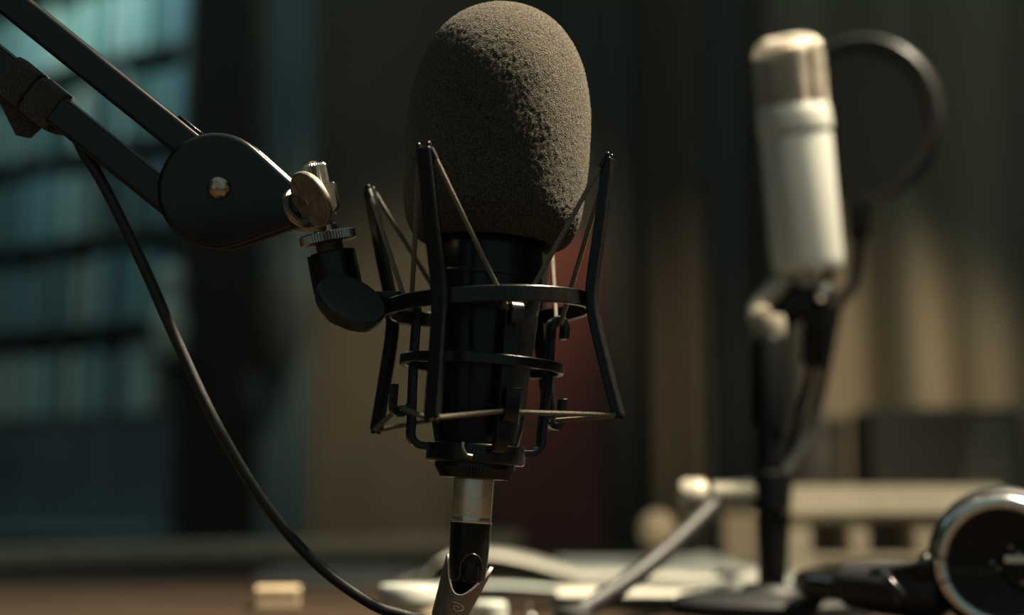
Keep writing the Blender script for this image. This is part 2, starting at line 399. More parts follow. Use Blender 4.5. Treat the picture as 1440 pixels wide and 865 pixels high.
def shelf_light():
    M = frame(Vector(SHELF_LAMP) + Vector((0, -0.012, 0.03)), Vector((-0.95, 3.12, 1.45)) - Vector(SHELF_LAMP), SH_D)
    t = thing('shelf_lamp_housing', M.translation, 'round lamp housing above the bookshelf', 'lamp')
    MB().lathe([(0.05, -0.06), (0.19, -0.03), (0.20, 0.0), (0.185, 0.0), (0.18, -0.02), (0.0, -0.03)], 32, M).build('reflector', 'gunmetal', t)
    MB().tube([M @ Vector((0, 0, -0.055)), M @ Vector((0, 0, -0.16)), SHM @ Vector((0.35, 0.1, 2.30)), SHM @ Vector((0.35, 0.1, 2.252))], 0.008, 10).build('bracket', 'gunmetal', t)
shelf_light()

# pale vase on a bracket, cloth bag on a hook, between shelf and door frame
def vase():
    y = 3.02; c = aty(238, 505, y); c2 = aty(238, 372, y); h = c2.z - c.z
    base = Vector((c.x + 0.015, y - 0.13, c.z)); 
    k = (y - 0.13) / y
    base = Vector((c.x * k, y - 0.13, CAM_Z + (c.z - CAM_Z) * k)); h *= k
    t = thing('ceramic_vase', base, 'pale ceramic gourd-shaped vase on a bracket beside the books', 'vase')
    pr = [(0.016, 0), (0.024, 0.05), (0.032, 0.2), (0.034, 0.34), (0.027, 0.52), (0.019, 0.62), (0.021, 0.72), (0.025, 0.82), (0.023, 0.92), (0.017, 1.0), (0.014, 0.99), (0.019, 0.9), (0.014, 0.62), (0.0, 0.5)]
    MB().lathe([(r_ , z_ * h) for r_, z_ in pr], 32, T(base)).build('body', 'pale_ceramic', t, sharp=80)
    MB().lathe([(0.0168, 0.0), (0.0185, 0.002), (0.0168, 0.004)], 32, T(base + Vector((0, 0, h - 0.002))), closed=True).build('rim', 'pale_ceramic', t)
    b = thing('wall_bracket', base + Vector((0, 0, -0.012)), 'small dark shelf bracket holding the pale vase', 'bracket')
    MB().box(0.075, 0.30, 0.010, T(base + Vector((0.0, 0.06, -0.0105)))).build('board', 'shelf_wood', b, bevel=0.002)
    MB().box(0.012, 0.012, 0.06, T(base + Vector((0.0, 0.10, -0.07)))).build('arm', 'gunmetal', b)
vase()
def bag():
    y = 3.55
    def blob(px0, px1, py0, py1, n, dep):
        a = aty(px0, py1, y); b = aty(px1, py0, y); cx = (a.x + b.x) / 2; cz = (a.z + b.z) / 2
        rx, rz = (b.x - a.x) / 2, (b.z - a.z) / 2
        def fn(u, v):
            th, ph = u * 2 * math.pi, (v - 0.5) * math.pi
            d = Vector((math.cos(th) * math.cos(ph), math.sin(th) * math.cos(ph), math.sin(ph)))
            k = 1 + 0.16 * noise.noise(d * 2.3 + Vector((n, 0, 0)))
            return (cx + d.x * rx * k, y + d.y * dep * k, cz + d.z * rz * k)
        return fn
    b1 = aty(398, 360, y)
    t = thing('cloth_bag', aty(398, 520, y), 'limp grey cloth bag hanging on the wall beside the door frame', 'bag')
    MB().grid(blob(358, 430, 378, 528, 1, 0.05), 40, 24).build('body', 'grey_cloth', t, sharp=80)
    MB().grid(blob(332, 372, 525, 602, 5, 0.035), 30, 18).build('pouch', 'grey_cloth', t, sharp=80)
    MB().tube(spline([aty(380, 400, y), aty(392, 330, y), aty(398, 300, y), aty(406, 330, y), aty(412, 400, y)]), 0.006, 8).build('strap', 'grey_cloth', t)
    MB().tube([aty(352, 530, y), aty(360, 510, y), aty(372, 490, y)], 0.007, 8).build('pouch_strap', 'grey_cloth', t)
    MB().tube([aty(398, 303, y), aty(398, 303, y) + Vector((0, 0.05, 0)), aty(398, 303, y) + Vector((0, 0.108, 0.0))], 0.008, 8).build('hook', 'gunmetal', t)
bag()

# ================================================================== DESK
def desk():
    e0 = onz(0, 798, DESK_Z); e1 = onz(400, 784, DESK_Z)
    d = (e1 - e0).normalized(); a = e0 - d * 0.75; b = e0 + d * ((2.12 - e0.y) / d.y)
    poly = [(-1.05, -0.30), (1.45, -0.30), (1.45, 2.12), (b.x, 2.12), (a.x, a.y), (-1.05, a.y)]
    t = thing('desk', (0.1, 0.9, 0), 'dark brown wooden studio desk with a slanted back edge', 'desk')
    MB().prism(poly, 0.036, T((0, 0, DESK_Z - 0.036))).build('desk_top', 'desk_wood', t, bevel=0.003)
    # raised ledge along the slanted back edge
    up = Vector((0, 0, 1)); M = frame((a + b) / 2 + d.cross(up) * -0.012, up, d)
    L_ = (b - a).length
    MB().box(L_, 0.024, 0.022, M).build('ledge', 'ledge_wood', t, bevel=0.003)
    for x, y in ((-0.98, -0.2), (1.38, -0.2), (1.38, 2.04), (-0.95, 0.5), (0.25, 2.04)):
        MB().box(0.06, 0.06, DESK_Z - 0.036, T((x, y, 0))).build('leg', 'desk_wood', t, bevel=0.004)
desk()

# ================================================================== BOOM ARM (black, jointed)
DM = 0.625
def C(px, py, near=0.0): return P(px, py, DM - near * mm)
CB = -CF
def camM(px, py, near=0.0, ang=0.0):
    """frame facing the lens: X right, Y up, Z to the lens, turned by ang in the picture plane"""
    M = Matrix((CR, CU, CB)).transposed().to_4x4(); M.translation = C(px, py, near)
    return M @ Matrix.Rotation(ang, 4, 'Z')
px = 1 / 3200.0
def boom():
    t = thing('boom_arm', C(310, 352), 'black jointed boom arm of two square tubes carrying the black microphone', 'boom arm')
    ang = math.atan2(-192, 239)
    dirv = Vector((math.cos(ang), math.sin(ang)))
    def bar(p_end, length, name='tube'):
        # square tube with rounded edges, its far end at p_end, running up-left
        M = camM(p_end[0], p_end[1], 0, ang)
        b = MB(); hw = 6.6 * mm; L_ = length * px
        prof = []
        for cx, cy, a0 in ((1, 1, 0), (-1, 1, 90), (-1, -1, 180), (1, -1, 270)):
            for k in range(7):
                a = R(a0 + 15 * k); prof.append((cx * (hw - 2.0 * mm) + 2.0 * mm * math.cos(a), cy * (hw - 2.0 * mm) + 2.0 * mm * math.sin(a)))
        b.prism(prof, L_, M @ Matrix.Rotation(R(-90), 4, 'Y'))
        return b.build(name, 'black_gloss', t, sharp=60)
    # bar axes: offset from their top edges by half the thickness
    nrm = Vector((-math.sin(ang), math.cos(ang)))     # up-right in y-up pixels
    u1 = Vector((300, -205)) - nrm * 20.7; bar((u1.x, -u1.y), 1120)
    u2 = Vector((270, -279)) - nrm * 21.5; bar((u2.x, -u2.y), 1120)
    # dark trim strip on the top edge next to the joint
    s = Vector((268, -179)) + nrm * 0.2; M = camM(s.x, -s.y, 0, ang)
    MB().box(40 * px, 9 * mm, 1.4 * mm, M @ Matrix.Rotation(R(-90), 4, 'X')).build('stop_strip', 'black_satin', t, bevel=0.0004)
    # teardrop joint plates
    out = []
    cx, cy, r1 = 310, 271, 81; ex, ey, r2 = 398, 288, 35
    d = Vector((ex - cx, -(ey - cy))); base = math.atan2(d.y, d.x); th = math.acos((r1 - r2) / d.length)
    for k in range(33):
        a = base + th + (2 * math.pi - 2 * th) * k / 32
        out.append((r1 * math.cos(a) * px, r1 * math.sin(a) * px))
    for k in range(17):
        a = base - th + 2 * th * k / 16
        out.append(((d.x + r2 * math.cos(a)) * px, (d.y + r2 * math.sin(a)) * px))
    for nm, z0, h in (('joint_plate', 7.2, 4.2), ('joint_plate', -11.4, 4.2)):
        MB().prism(out, h * mm, camM(cx, cy, 0) @ T((0, 0, z0 * mm)), inset=2.6 * mm, ih=2.4 * mm).build(nm, 'black_gloss', t, sharp=50)
    core = [(x * 0.80, y * 0.80) for x, y in out]
    MB().prism(core, 14.4 * mm, camM(cx + 4, cy, 0) @ T((0, 0, -7.2 * mm))).build('joint_spacer', 'black_satin', t, sharp=50)
    # rivet
    MB().lathe([(5.2 * mm, 0), (5.2 * mm, 0.8 * mm), (4.8 * mm, 1.9 * mm), (3.7 * mm, 3.0 * mm), (2.0 * mm, 3.7 * mm), (0, 3.9 * mm)], 32, camM(308, 264, 11.2)).build('rivet', 'rivet_metal', t, sharp=70)
    # ---- clamp and screw stack at the tip, along axis u
    u = (CR * -0.2 + CU * 0.98).normalized(); rr = (CR * 0.98 + CU * 0.2).normalized()
    F = frame(C(461, 335, 0), u, rr)
    knob = MB().lathe([(11.2 * mm, -2.2 * mm), (12.4 * mm, -1.6 * mm), (12.4 * mm, 1.9 * mm), (11.6 * mm, 2.5 * mm), (5 * mm, 2.6 * mm)], 120, F, knurl=0.42 * mm)
    knob.build('knurled_lock_disc', 'nickel', t, sharp=25)
    MB().lathe([(6 * mm, -9 * mm)] + [((6.3 if i % 2 else 5.6) * mm, (-8.5 + i * 0.55) * mm) for i in range(13)], 32, F).build('threaded_stud', 'worn_nickel', t, sharp=25)
    MB().lathe([(5.4 * mm, 2.4 * mm), (5.4 * mm, 5.5 * mm), (4.0 * mm, 6.5 * mm), (4.0 * mm, 12 * mm)], 32, F).build('collar', 'nickel', t)
    # block
    blk = [(-5.5, -6), (4.0, -7.5), (6.4, -5.0), (6.4, 6.0), (-5.5, 6.5)]
    MB().prism([(x * mm, y * mm) for x, y in blk], 9 * mm, frame(F @ Vector((1.6 * mm, 4.5 * mm, 17.5 * mm)), F.to_3x3() @ Vector((0, -1, 0)), rr)).build('clamp_block', 'gunmetal', t, bevel=0.0006)
    # knurled cap screw
    MB().lathe([(5.2 * mm, 22.5 * mm), (5.6 * mm, 23 * mm), (5.6 * mm, 32 * mm), (5.0 * mm, 33 * mm), (2.2 * mm, 33.2 * mm), (1.9 * mm, 34.2 * mm), (0, 34.5 * mm)], 64, F, knurl=0.38 * mm).build('cap_screw', 'nickel', t, sharp=25)
    # thumb-screw paddle: a thin dished disc seen at a slant
    nw = (CR * 0.62 + CU * 0.42 + CB * 0.66).normalized(); n = (CR * -0.66 - CU * 0.44 + CB * 0.61).normalized(); mj = (CR * 0.55 - CU * 0.83).normalized()
    MB().lathe([(10.5 * mm, -1.6 * mm), (11.9 * mm, -1.0 * mm), (12.2 * mm, 0), (11.9 * mm, 1.0 * mm), (11.2 * mm, 1.5 * mm), (9.5 * mm, 1.2 * mm), (0, 0.9 * mm)], 64, frame(C(438, 280, 22), n, mj), sx=1.05).build('thumb_screw', 'worn_nickel', t, sharp=35)
    MB().tube([C(438.5, 279.5, 19.8), C(432, 285, 12), C(424, 291, 4), C(414, 298, -6)], 3.2 * mm, 16).build('screw_shank', 'nickel', t)
    MB().lathe([(7.4 * mm, -1.5 * mm), (9.0 * mm, -1.5 * mm), (9.6 * mm, 0), (9.0 * mm, 1.5 * mm), (7.4 * mm, 1.5 * mm)], 40, frame(C(424, 292, 12), nw, mj), closed=True).build('spring_washer', 'nickel', t)
    MB().lathe([(5.8 * mm, -1.2 * mm), (7.6 * mm, -1.2 * mm), (8.0 * mm, 0), (7.6 * mm, 1.2 * mm), (5.8 * mm, 1.2 * mm)], 40, frame(C(436, 318, 3), (u + nw * 0.4).normalized(), rr), closed=True).build('spring_washer', 'nickel', t)
    MB().tube([C(405, 290, 0), C(440, 300, 0), C(452, 306, 0)], 5.0 * mm, 16).build('tip_lug', 'worn_nickel', t)
    # ---- the rest of the arm, beyond the strap: elbow, lower tubes, foot on the desk
    e = Vector((300, -240)) - dirv * 1120
    MB().lathe([(0, -11 * mm), (24 * mm, -11 * mm), (26 * mm, -9 * mm), (26 * mm, 9 * mm), (24 * mm, 11 * mm), (0, 11 * mm)], 40, camM(e.x, -e.y, 0)).build('elbow_joint', 'black_gloss', t)
    top = C(e.x, -e.y, 0); foot = Vector((top.x - 0.16, top.y + 0.02, DESK_Z))
    for s in (-0.014, 0.014):
        MB().tube([top + Vector((s, 0, 0)), foot + Vector((s, 0, 0.04))], 6.6 * mm, 8).build('tube', 'black_gloss', t)
    MB().lathe([(45 * mm, 0.3 * mm), (45 * mm, 8 * mm), (42 * mm, 12 * mm), (24 * mm, 14 * mm), (22 * mm, 60 * mm), (0, 62 * mm)], 40, T(foot)).build('foot', 'black_satin', t)
    return dirv, nrm, ang
DIRV, NRM, ANG = boom()

def straps():
    # two hook-and-loop straps around the lower tube
    for k, (sx, sy, tail) in enumerate(((48, 96, False), (85, 122, True))):
        # centre of the lower tube under that spot
        p = Vector((270, -279)) - NRM * 21.5
        s = (Vector((sx, -sy)) - p).dot(DIRV); q = p + DIRV * s
        M = camM(q.x, -q.y, 0, ANG)
        t = thing('cable_strap', C(q.x, -q.y + 24), ('olive woven strap with loose tail holding the cable to the boom arm' if tail else 'olive woven strap wound smooth around the boom arm, next to the tailed one'), 'strap')
        wv = 39 * px; hw = 8.4 * mm; prof = []
        for cx, cy, a0 in ((1, 1, 0), (-1, 1, 90), (-1, -1, 180), (1, -1, 270)):
            for j in range(5):
                a = R(a0 + 22.5 * j); rr = 3.0 * mm
                prof.append((cx * (hw - rr) + rr * math.cos(a), cy * (hw - rr) + rr * math.sin(a) - (1.5 * mm if cy < 0 else 0)))
        Mx = M @ T((wv / 2, 0, 0)) @ Matrix.Rotation(R(-90), 4, 'Y')
        MB().prism([(-y, x) if False else (x, y) for x, y in prof], wv, Mx, inset=0.5 * mm, ih=0.5 * mm).build('band', 'velcro', t, sharp=50)
        if tail:
            pts = [(-2.0, -8.5), (-6.0, -13.0), (-12.0, -15.5)]
            f = MB().prism([(-18 * mm, -3 * mm), (-2 * mm, -14.0 * mm), (4 * mm, -12 * mm), (6 * mm, -5 * mm), (4 * mm, 0), (-10 * mm, 1 * mm)], 2.0 * mm, M @ T((-2 * mm, -6.0 * mm, -1.0 * mm)) @ Matrix.Rotation(R(10), 4, 'Y') @ Matrix.Rotation(R(8), 4, 'Z'))
            f.build('tail', 'velcro', t, bevel=0.0005)
straps()

# ================================================================== SHOCK MOUNT
ROLL_OUT, ROLL_IN = R(-2.0), R(3.8)
MO = T(C(688, 433)) @ Matrix.Rotation(ROLL_OUT, 4, 'Y')
MI = T(C(683.5, 433)) @ Matrix.Rotation(ROLL_IN, 4, 'Y')
ARM_A = {'A': -114, 'B': -24, 'D': 62, 'C': 156}
HOOKS = {'F': (-68, 'A', 'B'), 'R': (18, 'B', 'D'), 'K': (110, 'D', 'C'), 'L': (-163, 'A', 'C')}
def pol(a, r, z): return Vector((r * math.cos(R(a)) * mm, r * math.sin(R(a)) * mm, z * mm))
def shock_mount():
    t = thing('shock_mount', MI @ Vector((0, 0, -75 * mm)), 'black metal spider shock mount with elastic cords holding the black microphone', 'shock mount')
    def ring(name, M, ro, ri, z0, z1):
        MB().lathe([(ri * mm, z0 * mm), (ro * mm, z0 * mm), (ro * mm, z1 * mm), (ri * mm, z1 * mm)], 96, M, closed=True).build(name, 'black_paint', t, bevel=0.0005)
    ring('outer_ring', MO, 46, 43, -3.4, 3.4)
    ring('inner_ring', MI, 36, 33.2, -27.6, -23.2)
    for k, a in ARM_A.items():
        M = MO @ Matrix.Rotation(R(a), 4, 'Z')
        pts = spline([(58.5, 60), (56.2, 46), (53, 28), (49.4, 10), (48.3, 0), (49.2, -10), (52.5, -26), (55.5, -40), (58, -51.0)], 4)
        b = MB().strip([(p.x * mm, p.y * mm) for p in [Vector((q[0], q[1])) for q in pts]], 4.2 * mm, 6.4 * mm, M)
        for s in (-1, 1):                                                  # horns that keep the cord in its notch
            b.box(2.6 * mm, 1.7 * mm, 2.6 * mm, M @ T((58.6 * mm, s * 2.3 * mm, 59.4 * mm)))
            b.box(2.6 * mm, 1.7 * mm, 1.8 * mm, M @ T((58.1 * mm, s * 2.3 * mm, -52.4 * mm)))
        b.build('arm', 'black_paint', t, bevel=0.0007, sharp=50)
    for k, (a, a1, a2) in HOOKS.items():
        M = MI @ Matrix.Rotation(R(a), 4, 'Z')
        path = [(37.2, -10.5), (37.2, -5.0)]
        for i in range(1, 9):
            th = math.pi * i / 9; path.append((34.0 + 3.2 * math.cos(th), -5.0 + 3.2 * math.sin(th)))
        path += [(30.8, -5), (30.8, -24), (30.2, -40), (29.6, -52)]
        for i in range(0, 7):
            th = math.pi / 2 * i / 6; path.append((24.4 + 5.2 * math.cos(th), -57.0 - 5.2 * math.sin(th)))
        path += [(19.0, -62.6)]
        MB().strip([(x * mm, z * mm) for x, z in path], 3.2 * mm, 6.2 * mm, M).build('cage_bar', 'black_paint', t, bevel=0.0006, sharp=50)
        lo = [(30.6, -45.0), (31.6, -47.4)]
        for i in range(0, 8):
            th = math.pi + math.pi * i / 7 ; lo.append((35.2 + 3.0 * math.cos(th), -46.6 + 3.0 * math.sin(th)))
        lo += [(38.2, -37.0)]
        MB().strip([(x * mm, z * mm) for x, z in lo], 2.6 * mm, 6.0 * mm, M).build('cord_hook', 'black_paint', t, bevel=0.0005, sharp=50)
    # elastic cords: one zig-zag loop above, one below; each stretch its own piece
    Wm = MO; 
    for k, (a, a1, a2) in HOOKS.items():
        top = MI @ pol(a, 34.0, -3.9); bot = MI @ pol(a, 35.2, -46.6)
        for arm in (a1, a2):
            aa = ARM_A[arm]; dl = ((a - aa + 180) % 360) - 180; off = 2.6 if dl > 0 else -2.6
            hs = 1 if dl < 0 else -1
            tp = MO @ (Matrix.Rotation(R(aa), 4, 'Z') @ Vector((57.6 * mm, off * mm, 59.0 * mm)))
            bp = MO @ (Matrix.Rotation(R(aa), 4, 'Z') @ Vector((57.2 * mm, off * mm, -50.4 * mm)))
            h1 = MI @ (Matrix.Rotation(R(a), 4, 'Z') @ Vector((34.0 * mm, -hs * -2.6 * mm, -4.4 * mm)))
            h2 = MI @ (Matrix.Rotation(R(a), 4, 'Z') @ Vector((35.0 * mm, -hs * -2.6 * mm, -46.8 * mm)))
            for nm, p, q in (('upper_cord', tp, h1), ('lower_cord', bp, h2)):
                n = 26; pts = [p.lerp(q, i / n) for i in range(n + 1)]
                MB().tube(pts, [1.05 * mm * (1 + 0.05 * (i % 2)) for i in range(n + 1)], 10).build(nm, 'elastic', t)
            sv = (h1 - tp).normalized()
            MB().tube([tp - sv * 0.2 * mm, tp + sv * 4.5 * mm], 1.3 * mm, 10).build('cord_ferrule', 'black_rubber', t)
    # cup that grips the microphone foot and the knurled nut
    MB().lathe([(0.6 * mm, -68.2 * mm), (20.8 * mm, -68.2 * mm), (21.5 * mm, -67.4 * mm), (21.5 * mm, -60.6 * mm), (20.9 * mm, -60 * mm), (18.5 * mm, -60 * mm), (18.5 * mm, -65 * mm), (0.6 * mm, -65 * mm)], 72, MI, closed=True).build('base_cup', 'black_paint', t, bevel=0.0003)
    nut = MB().lathe([(17.6 * mm, -68.3 * mm), (17.6 * mm, -70.2 * mm)], 64, MI)
    nut.lathe([(17.4 * mm, -70.2 * mm), (14.8 * mm, -74.6 * mm), (9.2 * mm, -74.8 * mm)], 160, MI, knurl=0.35 * mm)
    nut.build('knurled_nut', 'black_paint', t, sharp=25)
    sc = MI @ pol(-101, 21.3, -63.5)
    MB().tube(spline([MI @ pol(-104, 22.2, -60.5), MI @ pol(-103, 23.2, -63.0), MI @ pol(-99, 23.0, -65.6), MI @ pol(-93, 21.8, -66.0)], 6), 1.3 * mm, 10).build('release_clip', 'gunmetal', t)
    # swivel: socket, fork, black thumb knob, lug to the ring
    u = (CR * -0.2 + CU * 0.98).normalized(); rr = (CR * 0.98 + CU * 0.2).normalized()
    F = frame(C(461, 335, 0), u, rr)
    MB().lathe([(9.9 * mm, -6.0 * mm), (10.6 * mm, -6.6 * mm), (10.9 * mm, -19 * mm), (10.6 * mm, -25 * mm), (8.0 * mm, -25.5 * mm)][::-1] + [(5.8 * mm, -5.9 * mm)], 48, F).build('swivel_socket', 'black_paint', t, sharp=35)
    fk = [(-10.3, -22), (10.3, -22), (10.3, -30)] + [(1.0 + 9.0 * math.cos(R(a)), -31 + 8.5 * math.sin(R(a))) for a in range(0, -181, -20)] + [(-8.6, -30)]
    fk = [(x * mm, z * mm) for x, z in fk][::-1]
    Mf = F @ Matrix.Rotation(R(90), 4, 'X')
    MB().prism(fk, 13 * mm, Mf @ T((0, 0, -6.5 * mm)), inset=1.6 * mm, ih=1.6 * mm).build('swivel_fork', 'black_paint', t, sharp=45)
    n = (CR * 0.45 + CU * 0.72 + CB * 0.53).normalized(); mj = (CR * 0.83 - CU * 0.56).normalized()
    MB().lathe([(12.5 * mm, -4.5 * mm), (14.6 * mm, -3.8 * mm), (15.2 * mm, -1.0 * mm), (14.9 * mm, 1.4 * mm), (14.0 * mm, 2.0 * mm), (12.5 * mm, 1.7 * mm), (0, 1.3 * mm)], 64, frame(C(494, 424, 23), n, mj), sx=1.02).build('swivel_knob', 'knob_plastic', t, sharp=35)
    MB().tube([C(492, 427, 20), C(484, 436, -2)], 4.0 * mm, 16).build('knob_shank', 'gunmetal', t)
    lug = MB().box(24 * mm, 9 * mm, 9 * mm, frame(C(530, 442, 0), CU + CR * -0.06, CR + CU * 0.06))
    lug.build('ring_lug', 'black_paint', t, bevel=0.0012)
    MB().box(14 * mm, 12 * mm, 3.2 * mm, frame(C(541, 420, 2), CU, CR)).build('lug_plate', 'black_paint', t, bevel=0.0006)
    MB().lathe([(0, -8 * mm), (4.5 * mm, -8 * mm), (5.0 * mm, -6 * mm), (5.0 * mm, 5 * mm), (0, 5 * mm)], 24, frame(C(486, 436, 0), CB, CR)).build('pivot_pin', 'gunmetal', t)
shock_mount()

# ================================================================== BLACK MICROPHONE, WINDSCREEN
def black_mic():
    t = thing('studio_microphone', MI @ Vector((0, 0, -65 * mm)), 'black cylindrical studio microphone held in the shock mount', 'microphone')
    MB().lathe([(0, -64.9 * mm), (18 * mm, -64.9 * mm), (18.2 * mm, -60 * mm), (20.0 * mm, -52 * mm), (21.2 * mm, -30 * mm), (23.0 * mm, -6 * mm), (24.0 * mm, 8 * mm), (24.2 * mm, 22 * mm), (24.2 * mm, 36 * mm), (23.4 * mm, 37 * mm)], 72, MI).build('body', 'black_satin', t, sharp=50)
    MB().lathe([(24.3 * mm, -1.2 * mm), (24.6 * mm, -0.6 * mm), (24.6 * mm, 0.6 * mm), (24.3 * mm, 1.2 * mm), (23 * mm, 0)], 72, MI @ T((0, 0, 13 * mm)), closed=True).build('seam_ring', 'black_paint', t)
    MB().lathe([(23.2 * mm, 37 * mm), (23.2 * mm, 70 * mm), (21 * mm, 82 * mm), (14 * mm, 90 * mm), (0, 93 * mm)], 48, MI).build('head_grille', 'gunmetal', t)
    MB().lathe([(0, 0), (1.2 * mm, 0), (1.2 * mm, 0.6 * mm), (0, 0.8 * mm)], 12, frame(MI @ pol(-60, 21.5, -22), MI.to_3x3() @ pol(-60, 1, 0))).build('switch', 'gunmetal', t)
black_mic()
def foam():
    # half outline (radius, height above the ring centre), mm
    pr = [(24.6, 31.5), (27.0, 29.0), (31.0, 28.6), (34.5, 31.0), (37.0, 35.5), (38.9, 42), (40.2, 52), (41.0, 63), (41.3, 74), (41.0, 85), (39.9, 96), (37.6, 106), (34.0, 115.5), (29.2, 123.5), (23.0, 130.0), (16.0, 134.4), (8.0, 137.0), (0.15, 137.8)]
    pts = spline([(r_, z_, 0) for r_, z_ in pr], 11)
    seg = 340; vs, fs = [], []
    rs = np.random.RandomState(11)
    for i, p in enumerate(pts):
        a = 2 * math.pi * np.arange(seg) / seg
        amp = 0.13 * min(1.0, p.x / 14.0)
        j = rs.normal(0, amp, seg)
        sm = np.array([noise.noise(Vector((math.cos(q) * 2.0, math.sin(q) * 2.0, p.y * 0.06))) for q in a]) * 0.5 * min(1, p.x / 20)
        rr = p.x + j + sm
        zz = p.y + rs.normal(0, amp * 0.5, seg)
        vs += [((rr[k] * math.cos(a[k])) * mm, (rr[k] * math.sin(a[k])) * mm, zz[k] * mm) for k in range(seg)]
    n = len(pts)
    for i in range(n - 1):
        for k in range(seg):
            k2 = (k + 1) % seg
            fs.append((i * seg + k, i * seg + k2, (i + 1) * seg + k2, (i + 1) * seg + k))
    fs.append(tuple((n - 1) * seg + k for k in range(seg)))
    MB().add(vs, fs, MI).build('foam_windscreen', 'foam', sharp=180)
    o = COL.objects[-1]
    tag(o, 'thick dark brown foam windscreen pulled over the top of the black microphone', 'windscreen')
foam()

# ================================================================== CABLE WITH CONNECTOR
def cable():
    t = thing('microphone_cable', C(640, 865), 'black cable hanging from the boom arm to the connector under the black microphone', 'cable')
    # silver shell, groove, sleeve
    MB().lathe([(8.3 * mm, -74.6 * mm), (8.7 * mm, -75 * mm), (8.7 * mm, -90.0 * mm), (8.5 * mm, -91.4 * mm)][::-1], 64, MI).build('connector_shell', 'shell_metal', t)
    MB().lathe([(8.9 * mm, -93.6 * mm), (9.0 * mm, -93.2 * mm), (9.0 * mm, -92.7 * mm), (8.5 * mm, -92.4 * mm), (8.5 * mm, -92 * mm), (8.9 * mm, -91.7 * mm), (8.9 * mm, -91.3 * mm)], 64, MI).build('lock_ring', 'chrome', t)
    MB().lathe([(6.4 * mm, -118.6 * mm), (7.6 * mm, -117.6 * mm), (8.4 * mm, -110 * mm), (8.8 * mm, -96 * mm), (8.9 * mm, -93.5 * mm)], 64, MI).build('sleeve', 'black_satin', t)
    # arched release tab on the front of the sleeve
    arch = []
    for k in range(13):
        a = R(195 - 210 * k / 12); arch.append((4.6 * math.cos(a), -112.5 + 6.0 * math.sin(a)))
    arch = [(-6.0, -117.2), (-5.0, -116.8), (-4.6, -115)] + arch + [(4.5, -115.5), (4.4, -117.2)]
    fr = []
    for x, z in arch:
        r_ = 8.9; y = -math.sqrt(max(0.1, r_ * r_ - (x + 1.6) ** 2)); fr.append(MI @ Vector(((x + 1.6) * mm, y * mm, z * mm)))
    MB().tube(spline(fr, 4), 0.42 * mm, 8).build('tab_outline', 'gunmetal', t)
    MB().lathe([(0, 0), (2.8 * mm, 0.1 * mm), (3.4 * mm, -0.5 * mm)], 24, frame(MI @ Vector((1.8 * mm, -8.2 * mm, -114 * mm)), MI.to_3x3() @ Vector((0.1, -1, 0)), (1, 0, 0)), sy=1.5).build('release_tab', 'black_satin', t)
    # boot: oblique cup, axis leaning down-left
    ax = (CR * 0.36 + CU * 0.93).normalized()
    o = C(649, 820, 0); F = frame(o, ax, CR - ax * CR.dot(ax))
    seg = 64; rows = 18; vs, fs = [], []
    def rim(a):                      # high at the sides, low in front and at the back
        c = math.cos(a); s = math.sin(a)
        return (-3.6 + 14.5 * abs(c) ** 2.2 + (9.0 * s * (1 - abs(c)) if s > 0 else 0.0) + 0.6 * c) * mm
    def rad(zz):                     # outer radius
        q = zz / mm
        return (10.6 if q > 8 else 10.6 - (8 - q) * 0.125) * mm
    zb = -16 * mm
    for side in (0, 1):
        for i in range(rows + 1):
            for k in range(seg):
                a = 2 * math.pi * k / seg; z1 = rim(a); z = zb + (z1 - zb) * i / rows if side == 0 else z1 + (zb + 4 * mm - z1) * i / rows
                r_ = rad(z) - (1.5 * mm if side else 0)
                vs.append((r_ * math.cos(a), r_ * math.sin(a), z))
    nr = 2 * (rows + 1)
    for i in range(nr - 1):
        for k in range(seg):
            k2 = (k + 1) % seg; fs.append((i * seg + k, i * seg + k2, i * seg + seg + k2, i * seg + seg + k))
    fs.append(tuple(range(seg - 1, -1, -1))); fs.append(tuple((nr - 1) * seg + k for k in range(seg)))
    bm_ = MB().add(vs, fs, F)
    bm_.m = [1 if seg * (rows + 1) <= q < len(fs) - 2 or q == len(fs) - 1 else 0 for q in range(len(fs))]
    boot = bm_.build('boot', None, t, sharp=50, mats=['boot_metal', 'matte_black'])  # inside faces coloured black, so the cavity's shade is painted in
    # ribs of the strain relief
    for k in range(3):
        z = -16.0 - 1.6 * k; r_ = 7.6 - 0.35 * k
        MB().lathe([((r_ - 1.2) * mm, (z - 0.8) * mm), (r_ * mm, (z - 0.6) * mm), (r_ * mm, (z + 0.4) * mm), ((r_ - 1.2) * mm, (z + 0.7) * mm)], 48, F, closed=True).build('boot_rib', 'boot_metal', t)
    MB().lathe([(2.6 * mm, -27 * mm), (4.6 * mm, -24 * mm), (6.2 * mm, -19 * mm), (6.4 * mm, -15 * mm)], 32, F).build('strain_relief', 'black_rubber', t)
    # swirl emblem on the boot front
    sw = []
    def onboot(x, z):
        r_ = rad(z * mm) + 0.16 * mm; x *= mm
        return F @ Vector((x, -math.sqrt(max(1e-9, r_ * r_ - x * x)), z * mm))
    for nm, ph, r0, r1, tn in (('emblem', 0.2, 0.5, 3.4, 1.35), ('emblem', math.pi + 0.2, 1.2, 4.2, 0.85)):
        pts = []
        for k in range(34):
            q = k / 33; a = ph + q * tn * 2 * math.pi; r_ = r0 + (r1 - r0) * q
            pts.append(onboot(1.6 + 1.05 * r_ * math.cos(a), -9.0 + 0.62 * r_ * math.sin(a)))
        MB().tube(pts, [0.38 * mm * (1 - 0.6 * k / 33) for k in range(34)], 6).build(nm, 'chrome', boot)
    # the cable itself
    e = F @ Vector((0, 0, -26 * mm))
    path = [(62, 118), (92, 150), (100, 186), (120, 218), (150, 268), (200, 370), (248, 478), (304, 596), (372, 708), (444, 792), (520, 848), (570, 866)]
